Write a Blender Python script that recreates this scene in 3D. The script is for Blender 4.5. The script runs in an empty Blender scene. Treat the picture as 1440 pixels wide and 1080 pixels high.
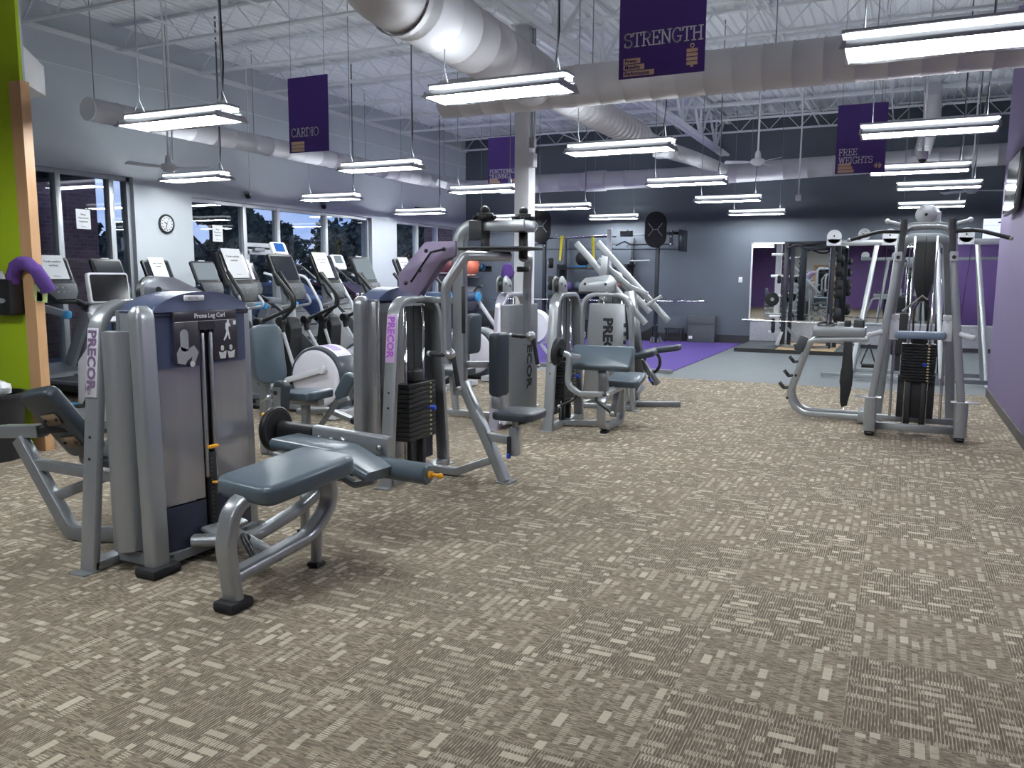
import bpy, bmesh, math, random
from mathutils import Vector as V, Matrix as M4, Euler, noise
PI = math.pi
R = math.radians
random.seed(7)
S = bpy.context.scene
COL = S.collection

# ------------------------------------------------------------------ materials
class NT:
    """small helper to write node trees"""
    def __init__(s, mat):
        s.t = mat.node_tree
    def n(s, typ, **kw):
        o = s.t.nodes.new(typ)
        for k, v in kw.items():
            setattr(o, k, v)
        return o
    def put(s, sock, v):
        if hasattr(v, 'is_output'):
            s.t.links.new(v, sock)
        else:
            sock.default_value = v
    def m(s, op, a, b=0.0, c=0.0):
        o = s.n('ShaderNodeMath', operation=op)
        for i, v in enumerate((a, b, c)):
            s.put(o.inputs[i], v)
        return o.outputs[0]
    def noise(s, vec, scale, detail=2.0, rough=.5):
        o = s.n('ShaderNodeTexNoise')
        if vec is not None:
            s.put(o.inputs['Vector'], vec)
        o.inputs['Scale'].default_value = scale
        o.inputs['Detail'].default_value = detail
        o.inputs['Roughness'].default_value = rough
        return o.outputs[0]
    def white(s, vec):
        o = s.n('ShaderNodeTexWhiteNoise', noise_dimensions='3D')
        s.put(o.inputs['Vector'], vec)
        return o.outputs['Value']
    def xyz(s, x=0.0, y=0.0, z=0.0):
        o = s.n('ShaderNodeCombineXYZ')
        for i, v in enumerate((x, y, z)):
            s.put(o.inputs[i], v)
        return o.outputs[0]
    def sep(s, v):
        o = s.n('ShaderNodeSeparateXYZ')
        s.put(o.inputs[0], v)
        return o.outputs
    def obj(s):
        return s.n('ShaderNodeTexCoord').outputs['Object']
    def mix(s, f, a, b):
        o = s.n('ShaderNodeMix', data_type='RGBA')
        s.put(o.inputs[0], f)
        s.put(o.inputs[6], a if hasattr(a, 'is_output') else tuple(a) + (1,) if len(a) == 3 else a)
        s.put(o.inputs[7], b if hasattr(b, 'is_output') else tuple(b) + (1,) if len(b) == 3 else b)
        return o.outputs[2]

def lin(r, g=None, b=None):
    if g is None:
        g = b = r
    f = lambda c: c / 12.92 if c <= .04045 else ((c + .055) / 1.055) ** 2.4
    return (f(r / 255), f(g / 255), f(b / 255))

MATS = {}
def mat(name, col, rough=.5, metal=0.0, var=.06, scale=6.0, bump=0.0, bscale=60.0, coat=0.0, emit=0.0, spec=.5, stretch=None):
    if name in MATS:
        return MATS[name]
    m = bpy.data.materials.new(name)
    m.use_nodes = True
    t = NT(m)
    b = m.node_tree.nodes['Principled BSDF']
    b.inputs['Roughness'].default_value = rough
    b.inputs['Metallic'].default_value = metal
    b.inputs['Specular IOR Level'].default_value = spec
    b.inputs['Coat Weight'].default_value = coat
    co = t.obj()
    if stretch:
        mp = t.n('ShaderNodeMapping')
        t.put(mp.inputs['Vector'], co)
        mp.inputs['Scale'].default_value = stretch
        co = mp.outputs[0]
    if var:
        nz = t.noise(co, scale, 3)
        d = tuple(max(0, c * (1 - var)) for c in col)
        l = tuple(min(1, c * (1 + var)) for c in col)
        t.put(b.inputs['Base Color'], t.mix(nz, d, l))
    else:
        b.inputs['Base Color'].default_value = tuple(col) + (1,)
    if bump:
        bp = t.n('ShaderNodeBump')
        bp.inputs['Strength'].default_value = bump
        bp.inputs['Distance'].default_value = .002
        t.put(bp.inputs['Height'], t.noise(co, bscale, 2))
        t.put(b.inputs['Normal'], bp.outputs[0])
    if emit:
        b.inputs['Emission Color'].default_value = tuple(col) + (1,)
        b.inputs['Emission Strength'].default_value = emit
    MATS[name] = m
    return m

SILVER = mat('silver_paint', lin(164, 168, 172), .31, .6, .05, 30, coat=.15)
SILVERD = mat('dark_silver_paint', lin(141, 145, 149), .36, .55, .05, 30)  # darker tone of the silver machine paint
LAVSIL = mat('lavender_silver_paint', lin(184, 180, 196), .3, .5, .05, 30)
CHROME = mat('chrome', lin(215), .12, 1.0, .03)
STEEL = mat('brushed_steel', lin(185, 187, 190), .3, .9, .08, 40)
VINYL = mat('slate_vinyl', lin(82, 95, 105), .30, 0, .08, 9, bump=.15, bscale=180)
VINYLD = mat('dark_slate_vinyl', lin(50, 58, 67), .38, 0, .08, 9, bump=.15, bscale=180)
BLACK = mat('black_plastic', lin(30, 31, 34), .45, 0, .1)
BLACKM = mat('matte_black_rubber', lin(24, 24, 26), .75, 0, .15, 20)
BLACKMET = mat('black_steel', lin(34, 36, 40), .38, .3, .1)
DGREY = mat('dark_grey_plastic', lin(62, 65, 70), .5, 0, .08)
GREY = mat('grey_plastic', lin(135, 140, 146), .45, 0, .05)
LGREY = mat('light_grey_plastic', lin(196, 198, 204), .4, 0, .04)
NAVY = mat('navy_plastic', lin(70, 78, 106), .38, .1, .05)
NAVYD = mat('dark_navy_panel', lin(52, 56, 76), .4, .1, .05)
PLACARD = mat('placard_dark', lin(48, 45, 52), .3, 0, .04)
WHITE = mat('white_paint', lin(226, 227, 230), .5, 0, .03)
WHITEP = mat('white_plastic', lin(222, 222, 228), .35, 0, .03)
PAPER = mat('white_paper', lin(236, 238, 242), .8, 0, .02)
INK = mat('ink', lin(60, 62, 70), .8, 0, 0)
YELLOW = mat('yellow_knob', lin(240, 170, 45), .35, 0, .03)
BLUE = mat('blue_plastic', lin(45, 120, 175), .4, 0, .05)
BLUEK = mat('blue_knob', lin(40, 75, 190), .35, 0, .03)
TEXTW = mat('white_print', lin(225, 225, 232), .6, 0, 0)
DUCT = mat('galvanised_duct_paint', lin(196, 194, 198), .5, .15, .05, 4)
SCREEN = mat('dark_screen', lin(22, 25, 32), .12, 0, .05)

def m_emit(name, col, st):
    m = bpy.data.materials.new(name); m.use_nodes = True
    nt = m.node_tree; nt.nodes.clear()
    e = nt.nodes.new('ShaderNodeEmission'); o = nt.nodes.new('ShaderNodeOutputMaterial')
    e.inputs[0].default_value = tuple(col) + (1,); e.inputs[1].default_value = st
    nt.links.new(e.outputs[0], o.inputs[0])
    MATS[name] = m
    return m

def m_glass(name, tint, refl=.08):
    """thin window glass: mostly clear, with a mirror-like sheen that grows at grazing angles"""
    m = bpy.data.materials.new(name); m.use_nodes = True
    nt = m.node_tree; nt.nodes.clear(); t = NT(m)
    tr = t.n('ShaderNodeBsdfTransparent'); tr.inputs[0].default_value = tuple(tint) + (1,)
    gl = t.n('ShaderNodeBsdfGlossy'); gl.inputs['Roughness'].default_value = .01
    lw = t.n('ShaderNodeLayerWeight'); lw.inputs[0].default_value = .5
    f = t.m('ADD', t.m('MULTIPLY', t.m('POWER', lw.outputs['Facing'], 4.0), .8), refl)
    mx = t.n('ShaderNodeMixShader'); t.put(mx.inputs[0], f)
    t.put(mx.inputs[1], tr.outputs[0]); t.put(mx.inputs[2], gl.outputs[0])
    o = t.n('ShaderNodeOutputMaterial'); t.put(o.inputs[0], mx.outputs[0])
    MATS[name] = m
    return m

# ------------------------------------------------------------------ mesh building
def fil(pts, r, n=5):
    """polyline with its inner corners rounded to radius r (a number or a list)"""
    if len(pts[0]) == 2:
        return [(q.x, q.y) for q in fil([(a, b, 0) for a, b in pts], r, n)]
    P = [V(p) for p in pts]
    out = [P[0]]
    for i in range(1, len(P) - 1):
        rr = r[i - 1] if isinstance(r, (list, tuple)) else r
        a, b, c = P[i - 1], P[i], P[i + 1]
        d1 = (a - b); d2 = (c - b); l1, l2 = d1.length, d2.length
        d1 /= l1; d2 /= l2
        ang = d1.angle(d2)
        if rr <= 0 or ang > 3.1:
            out.append(b); continue
        tl = min(rr / math.tan(ang / 2), l1 * .49, l2 * .49)
        rr2 = tl * math.tan(ang / 2)
        bis = (d1 + d2).normalized()
        cen = b + bis * (rr2 / math.sin(ang / 2))
        s = b + d1 * tl - cen; e = b + d2 * tl - cen
        tot = s.angle(e); ax = s.cross(e).normalized()
        for k in range(n + 1):
            out.append(cen + M4.Rotation(tot * k / n, 3, ax) @ s)
    out.append(P[-1])
    return out

def rrect(w, h, r=.006, n=2):
    n = max(1, n)
    r = min(r, w * .49, h * .49)
    o = []
    for cx, cy, a0 in ((w / 2 - r, h / 2 - r, 0), (-w / 2 + r, h / 2 - r, 90), (-w / 2 + r, -h / 2 + r, 180), (w / 2 - r, -h / 2 + r, 270)):
        for k in range(n + 1):
            a = R(a0 + 90 * k / n)
            o.append((cx + r * math.cos(a), cy + r * math.sin(a)))
    return o

def circ(r, n=12):
    return [(r * math.cos(2 * PI * k / n), r * math.sin(2 * PI * k / n)) for k in range(n)]

PATTERN = set('lettering print decal label_text key weight_stack number_decal hole_strip pictogram word_tabs tab_words icon title foliage crown floor_anchor target_mark hour_marks hands screen_print glass liner badge_text letters decal_print pulse_line runner_figure trunk slip placard panel smoked_panel lower_panel upper_panel'.split())
class MB:
    def __init__(s):
        s.bm = bmesh.new()
        s.mats = []
        s.mi = 0
    def use(s, m):
        if m not in s.mats:
            s.mats.append(m)
        s.mi = s.mats.index(m)
        return s
    def _fin(s, fs):
        for f in fs:
            f.material_index = s.mi
    def box(s, c, size, rot=None, bev=0.0, seg=2):
        n0 = set(s.bm.faces)
        r = bmesh.ops.create_cube(s.bm, size=1)
        vs = r['verts']
        bmesh.ops.scale(s.bm, vec=V(size), verts=vs)
        if bev:
            es = list({e for v in vs for e in v.link_edges})
            q = bmesh.ops.bevel(s.bm, geom=es, offset=min(bev, min(size) * .49), segments=seg, affect='EDGES', profile=.5)
            vs = list({v for f in s.bm.faces if f not in n0 for v in f.verts})
        if rot is not None:
            rm = rot if isinstance(rot, M4) else Euler(rot).to_matrix()
            bmesh.ops.rotate(s.bm, cent=(0, 0, 0), matrix=rm.to_3x3(), verts=vs)
        bmesh.ops.translate(s.bm, vec=V(c), verts=vs)
        s._fin([f for f in s.bm.faces if f not in n0])
        return s
    def bar(s, a, b, w, h, up=(0, 0, 1), bev=.004):
        """rectangular bar between two points, w across, h along up"""
        return s.sweep([a, b], rrect(w, h, bev), up=up)
    def sweep(s, path, prof, up=(0, 0, 1), side=None, caps=True, closed=False, scales=None):
        P = [V(p) for p in path]; n = len(P)
        rings = []
        upv = V(up)
        for i in range(n):
            if closed:
                t1 = (P[i] - P[i - 1]).normalized(); t2 = (P[(i + 1) % n] - P[i]).normalized()
            else:
                t1 = (P[i] - P[i - 1]).normalized() if i else None
                t2 = (P[i + 1] - P[i]).normalized() if i < n - 1 else None
                t1 = t1 or t2; t2 = t2 or t1
            t = (t1 + t2)
            t = t.normalized() if t.length > 1e-6 else t1
            k = 1 / max(.35, t.dot(t1))
            if side is not None:
                sx = V(side); sx = (sx - t * sx.dot(t)).normalized(); uy = t.cross(sx)
                ring = [P[i] + sx * a + uy * b * k for a, b in prof]
            else:
                u = upv
                if abs(t.dot(u)) > .98:
                    u = V((0, 1, 0)) if abs(t.y) < .9 else V((1, 0, 0))
                sx = u.cross(t).normalized() * -1; uy = sx.cross(t) * 1
                if uy.dot(u) < 0:
                    uy = -uy
                ring = [P[i] + sx * a + uy * b for a, b in prof]
            if scales:
                ring = [P[i] + (q - P[i]) * scales[i] for q in ring]
            rings.append([s.bm.verts.new(q) for q in ring])
        m = len(prof); fs = []
        for i in range(n if closed else n - 1):
            A, B = rings[i], rings[(i + 1) % n]
            for j in range(m):
                fs.append(s.bm.faces.new((A[j], A[(j + 1) % m], B[(j + 1) % m], B[j])))
        if caps and not closed:
            fs.append(s.bm.faces.new(rings[0])); fs.append(s.bm.faces.new(list(reversed(rings[-1]))))
        s._fin(fs)
        return s
    def tube(s, path, r, seg=10, f=0.0, caps=True, closed=False):
        P = [V(p) for p in (fil(path, f) if f and len(path) > 2 else path)]
        n = len(P)
        t = (P[1] - P[0]).normalized()
        nrm = t.orthogonal().normalized()
        rings = []
        rs = r if isinstance(r, (list, tuple)) else [r] * n
        for i in range(n):
            a = P[i] - P[i - 1] if i else P[1] - P[0]
            b = P[i + 1] - P[i] if i < n - 1 else a
            if closed and i == 0: a = P[0] - P[-1]
            if closed and i == n - 1: b = P[0] - P[-1]
            tt = (a.normalized() + b.normalized()).normalized()
            nrm = (nrm - tt * nrm.dot(tt)).normalized()
            bi = tt.cross(nrm)
            rings.append([s.bm.verts.new(P[i] + (nrm * math.cos(2 * PI * k / seg) + bi * math.sin(2 * PI * k / seg)) * rs[i]) for k in range(seg)])
        fs = []
        for i in range(n if closed else n - 1):
            A, B = rings[i], rings[(i + 1) % n]
            off = 0
            if closed and i == n - 1:
                off = min(range(seg), key=lambda o: (B[o].co - A[0].co).length)
            for j in range(seg):
                fs.append(s.bm.faces.new((A[j], A[(j + 1) % seg], B[(j + 1 + off) % seg], B[(j + off) % seg])))
        if caps and not closed:
            fs.append(s.bm.faces.new(list(reversed(rings[0])))); fs.append(s.bm.faces.new(rings[-1]))
        s._fin(fs)
        return s
    def cyl(s, a, b, r, seg=20, r2=None, bev=0.0):
        a, b = V(a), V(b); d = b - a; L = d.length; d /= L
        r2 = r if r2 is None else r2
        if bev:
            return s.lathe([(0, 0), (r - bev, 0), (r, bev), (r2, L - bev), (r2 - bev, L), (0, L)], a, d, seg)
        return s.lathe([(0, 0), (r, 0), (r2, L), (0, L)], a, d, seg)
    def lathe(s, prof, o=(0, 0, 0), ax=(0, 0, 1), seg=20):
        o = V(o); d = V(ax).normalized(); u = d.orthogonal().normalized(); w = d.cross(u)
        rings = []
        for r, h in prof:
            if r < 1e-6:
                rings.append([s.bm.verts.new(o + d * h)])
            else:
                rings.append([s.bm.verts.new(o + d * h + (u * math.cos(2 * PI * k / seg) + w * math.sin(2 * PI * k / seg)) * r) for k in range(seg)])
        fs = []
        for A, B in zip(rings, rings[1:]):
            for k in range(seg):
                a = [A[k % len(A)], A[(k + 1) % len(A)]] if len(A) > 1 else [A[0]]
                b = [B[(k + 1) % len(B)], B[k % len(B)]] if len(B) > 1 else [B[0]]
                q = a + b
                if len(q) >= 3:
                    fs.append(s.bm.faces.new(q))
        s._fin(fs)
        return s
    def prism(s, out, th, o=(0, 0, 0), ux=(1, 0, 0), uy=(0, 0, 1), bev=0.0, seg=2):
        """outline in the (ux, uy) plane at o, thickness th centred on that plane"""
        n0 = set(s.bm.faces)
        o, ux, uy = V(o), V(ux).normalized(), V(uy).normalized(); nn = ux.cross(uy).normalized()
        A = [s.bm.verts.new(o + ux * x + uy * y - nn * th / 2) for x, y in out]
        B = [s.bm.verts.new(o + ux * x + uy * y + nn * th / 2) for x, y in out]
        m = len(out)
        fs = [s.bm.faces.new(list(reversed(A))), s.bm.faces.new(B)]
        cap = [e for f in fs for e in f.edges]
        for j in range(m):
            s.bm.faces.new((A[j], A[(j + 1) % m], B[(j + 1) % m], B[j]))
        if bev:
            bmesh.ops.bevel(s.bm, geom=cap, offset=min(bev, th * .49), segments=seg, affect='EDGES', profile=.5)
        s._fin([f for f in s.bm.faces if f not in n0])
        return s
    def pad(s, c, ux, uy, w, h, th, r=.03, bev=.018, seg=3):
        """upholstered pad: rounded rectangle w along ux, h along uy, thickness th"""
        return s.prism(rrect(w, h, r, 4), th, c, ux, uy, bev, seg)
    def sphere(s, c, r, sc=(1, 1, 1), seg=16, rot=None):
        n0 = set(s.bm.faces)
        q = bmesh.ops.create_uvsphere(s.bm, u_segments=seg, v_segments=max(6, seg // 2), radius=r)
        bmesh.ops.scale(s.bm, vec=V(sc), verts=q['verts'])
        if rot is not None:
            bmesh.ops.rotate(s.bm, cent=(0, 0, 0), matrix=Euler(rot).to_matrix(), verts=q['verts'])
        bmesh.ops.translate(s.bm, vec=V(c), verts=q['verts'])
        s._fin([f for f in s.bm.faces if f not in n0])
        return s
    def text(s, body, size, o, ux, uy, depth=.0015, bold=0.0, sx=1.0, align='LEFT', spacing=1.0):
        cu = bpy.data.curves.new('t', 'FONT'); cu.body = body; cu.size = size; cu.extrude = depth / 2; cu.offset = bold
        cu.align_x = align; cu.space_character = spacing; cu.resolution_u = 2
        ob = bpy.data.objects.new('t', cu)
        COL.objects.link(ob)
        bpy.context.view_layer.update()
        me = bpy.data.meshes.new_from_object(ob.evaluated_get(bpy.context.evaluated_depsgraph_get()))
        bpy.data.objects.remove(ob); bpy.data.curves.remove(cu)
        ux, uy = V(ux).normalized(), V(uy).normalized(); nn = ux.cross(uy)
        mt = M4((ux * sx, uy, nn)).transposed().to_4x4(); mt.translation = V(o)
        me.transform(mt)
        n0 = set(s.bm.faces)
        s.bm.from_mesh(me); bpy.data.meshes.remove(me)
        s._fin([f for f in s.bm.faces if f not in n0])
        return s
    def build(s, name, m=None, parent=None, smooth=40, loose=False):
        if m is not None and not s.mats:
            s.mats = [m]
        bm = s.bm
        bmesh.ops.recalc_face_normals(bm, faces=bm.faces)
        if parent is not None and parent.name in WORLD:
            bm.transform(WORLD[parent.name].inverted())
        if parent is not None and name not in PATTERN:
            parts = s._pieces()
            if 1 < len(parts) <= 14:            # separate pieces are separate parts of the thing
                first = None
                for vs in parts:
                    nb = MB(); nb.mats = list(s.mats)
                    mp = {v: nb.bm.verts.new(v.co) for v in vs}
                    for f in {f for v in vs for f in v.link_faces}:
                        g = nb.bm.faces.new([mp[v] for v in f.verts]); g.material_index = f.material_index
                    o = nb._link(name, parent, smooth)
                    first = first or o
                bm.free()
                return first
        return s._link(name, parent, smooth)
    def _pieces(s):
        bm = s.bm; seen = set(); isl = []
        for v in bm.verts:
            if v in seen: continue
            st, comp = [v], []
            seen.add(v)
            while st:
                a = st.pop(); comp.append(a)
                for e in a.link_edges:
                    b = e.other_vert(a)
                    if b not in seen: seen.add(b); st.append(b)
            isl.append(comp)
        if len(isl) > 60: return [list(bm.verts)]
        bx = []
        for c in isl:
            lo = V([min(v.co[i] for v in c) - .004 for i in range(3)]); hi = V([max(v.co[i] for v in c) + .004 for i in range(3)])
            bx.append((lo, hi))
        grp = list(range(len(isl)))
        def f(a):
            while grp[a] != a: a = grp[a]
            return a
        for i in range(len(isl)):
            for j in range(i):
                if all(bx[i][0][k] <= bx[j][1][k] and bx[j][0][k] <= bx[i][1][k] for k in range(3)):
                    grp[f(i)] = f(j)
        out = {}
        for i in range(len(isl)): out.setdefault(f(i), []).extend(isl[i])
        return list(out.values())
    def _link(s, name, parent, smooth):
        bm = s.bm
        lim = R(smooth)
        for f in bm.faces:
            f.smooth = True
        for e in bm.edges:
            if len(e.link_faces) == 2 and e.calc_face_angle(0) > lim:
                e.smooth = False
        me = bpy.data.meshes.new(name)
        bm.to_mesh(me); bm.free()
        for x in s.mats:
            me.materials.append(x)
        o = bpy.data.objects.new(name, me)
        COL.objects.link(o)
        if parent is not None:
            o.parent = parent
            if parent.name in WORLD:
                WORLD[o.name] = WORLD[parent.name]
        return o

WORLD = {}
def tag(o, label=None, cat=None, group=None, kind=None):
    if label: o['label'] = label
    if cat: o['category'] = cat
    if group: o['group'] = group
    if kind: o['kind'] = kind
    return o

def thing(name, label, cat, loc=(0, 0, 0), rz=0.0, group=None, world=False):
    o = bpy.data.objects.new(name, None)
    o.empty_display_size = .1
    COL.objects.link(o)
    o.location = loc; o.rotation_euler = (0, 0, rz)
    tag(o, label, cat, group)
    if world:
        WORLD[o.name] = M4.Translation(V(loc)) @ M4.Rotation(rz, 4, 'Z')
    return o

def kids(o):
    return [c for c in bpy.data.objects if c.parent == o]

def dup(root, loc, rz=None, label=None, group=None, skip=()):
    def cp(o, par):
        c = o.copy(); COL.objects.link(c)
        if par is not None:
            c.parent = par
        for k in TREE.get(o.name) or kids(o):
            if k.name.split('.')[0] not in skip:
                cp(k, c)
        return c
    r = cp(root, None)
    r.location = loc
    if rz is not None: r.rotation_euler = (0, 0, rz)
    if label: r['label'] = label
    if group: r['group'] = group
    return r
TREE = {}

def struct(o, label=None):
    o['kind'] = 'structure'
    if label: o['label'] = label
    return o
# ------------------------------------------------------------------ slab-serif capitals drawn as strokes
def _arc(cx, cy, rx, ry, a0, a1, n=9):
    return [(cx + rx * math.cos(R(a0 + (a1 - a0) * k / n)), cy + ry * math.sin(R(a0 + (a1 - a0) * k / n))) for k in range(n + 1)]
def _sl(x, y, w=.2):
    return [(x - w / 2, y), (x + w / 2, y)]
SLAB = {
 'S': (.62, [_arc(.31, .74, .25, .22, 40, 270) + _arc(.31, .27, .26, .25, 90, -140), [(.52, .92), (.52, .74)], [(.08, .08), (.08, .27)]]),
 'T': (.68, [[(.04, .96), (.64, .96)], [(.34, .96), (.34, .04)], _sl(.34, .04, .3), [(.05, .96), (.05, .78)], [(.63, .96), (.63, .78)]]),
 'R': (.72, [[(.16, .04), (.16, .96)], _sl(.16, .04, .26), [(.05, .96), (.36, .96)] + _arc(.36, .73, .22, .23, 90, -90) + [(.16, .5)], [(.38, .5), (.6, .04)], _sl(.62, .04, .16)]),
 'E': (.64, [[(.16, .04), (.16, .96)], [(.05, .96), (.56, .96)], [(.05, .04), (.58, .04)], [(.16, .52), (.44, .52)], [(.56, .96), (.56, .78)], [(.58, .04), (.58, .22)], [(.44, .6), (.44, .43)]]),
 'F': (.62, [[(.16, .04), (.16, .96)], [(.05, .96), (.56, .96)], _sl(.17, .04, .28), [(.16, .5), (.44, .5)], [(.56, .96), (.56, .78)], [(.44, .59), (.44, .41)]]),
 'N': (.80, [[(.16, .04), (.16, .96)], [(.16, .96), (.66, .06)], [(.66, .04), (.66, .96)], _sl(.16, .04, .26), _sl(.12, .96, .2), _sl(.66, .96, .26)]),
 'G': (.74, [_arc(.39, .5, .31, .47, 50, 320, 14), [(.63, .42), (.63, .12)], [(.44, .42), (.72, .42)], [(.61, .94), (.61, .76)]]),
 'C': (.70, [_arc(.39, .5, .31, .47, 50, 315, 14), [(.61, .94), (.61, .74)]]),
 'H': (.80, [[(.16, .04), (.16, .96)], [(.64, .04), (.64, .96)], [(.16, .51), (.64, .51)], _sl(.16, .04, .26), _sl(.16, .96, .26), _sl(.64, .04, .26), _sl(.64, .96, .26)]),
 'A': (.76, [[(.14, .04), (.37, .96), (.62, .04)], [(.22, .34), (.54, .34)], _sl(.13, .04, .22), _sl(.63, .04, .22), [(.26, .96), (.4, .96)]]),
 'D': (.76, [[(.16, .04), (.16, .96)], [(.05, .96), (.32, .96)] + _arc(.32, .5, .36, .46, 90, -90, 12) + [(.05, .04)]]),
 'I': (.34, [[(.17, .04), (.17, .96)], _sl(.17, .04, .27), _sl(.17, .96, .27)]),
 'O': (.80, [_arc(.4, .5, .32, .47, 0, 360, 20)]),
 'W': (1.0, [[(.14, .96), (.32, .04), (.5, .9), (.68, .04), (.86, .96)], _sl(.14, .96, .24), _sl(.86, .96, .24)]),
 'U': (.78, [[(.16, .96), (.16, .35)] + _arc(.39, .3, .23, .27, 180, 360, 10) + [(.62, .96)], _sl(.16, .96, .26), _sl(.62, .96, .26)]),
 'L': (.62, [[(.16, .04), (.16, .96)], _sl(.17, .96, .28), [(.05, .04), (.57, .04)], [(.57, .04), (.57, .26)]]),
 ' ': (.4, []),
}
def slabtext(mb, body, h, o, ux, uy, depth=.002, st=.105):
    o, ux, uy = V(o), V(ux), V(uy); nn = ux.cross(uy); x = 0
    for ch in body:
        w, strokes = SLAB[ch]
        for s in strokes:
            for (a, b), (c, d) in zip(s, s[1:]):
                A = o + ux * ((x + a) * h) + uy * (b * h); B = o + ux * ((x + c) * h) + uy * (d * h)
                dd = (B - A).normalized() * (st * h * .35)
                thin = .075 if abs(b - d) < .02 and len(s) == 2 else st
                mb.sweep([A - dd, B + dd], rrect(depth, thin * h, 0.0001, 0), side=nn)
        x += w
    return x * h
# ------------------------------------------------------------------ camera
H = 1.5884
cam_d = bpy.data.cameras.new('camera'); cam = bpy.data.objects.new('camera', cam_d); COL.objects.link(cam)
cam_d.sensor_fit = 'HORIZONTAL'; cam_d.sensor_width = 36.0
cam_d.lens = 36.0 * 1146.04 / 1440.0
cam_d.clip_start = .05; cam_d.clip_end = 300
_pitch, _yaw, _roll = .131575, .443376, .005452
_fw = V((-math.sin(_yaw) * math.cos(_pitch), math.cos(_yaw) * math.cos(_pitch), -math.sin(_pitch)))
_rt = V((math.cos(_yaw), math.sin(_yaw), 0)); _up = _rt.cross(_fw)
_r2 = _rt * math.cos(_roll) + _up * math.sin(_roll); _u2 = _up * math.cos(_roll) - _rt * math.sin(_roll)
mw = M4((_r2, _u2, -_fw)).transposed().to_4x4(); mw.translation = V((0, 0, H))
cam.matrix_world = mw
S.camera = cam

# room extents
XL, XR, YF, YB, YC, ZC = -11.02, 1.13, 20.17, -5.5, 12.73, 5.36
XR2 = 7.0

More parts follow.
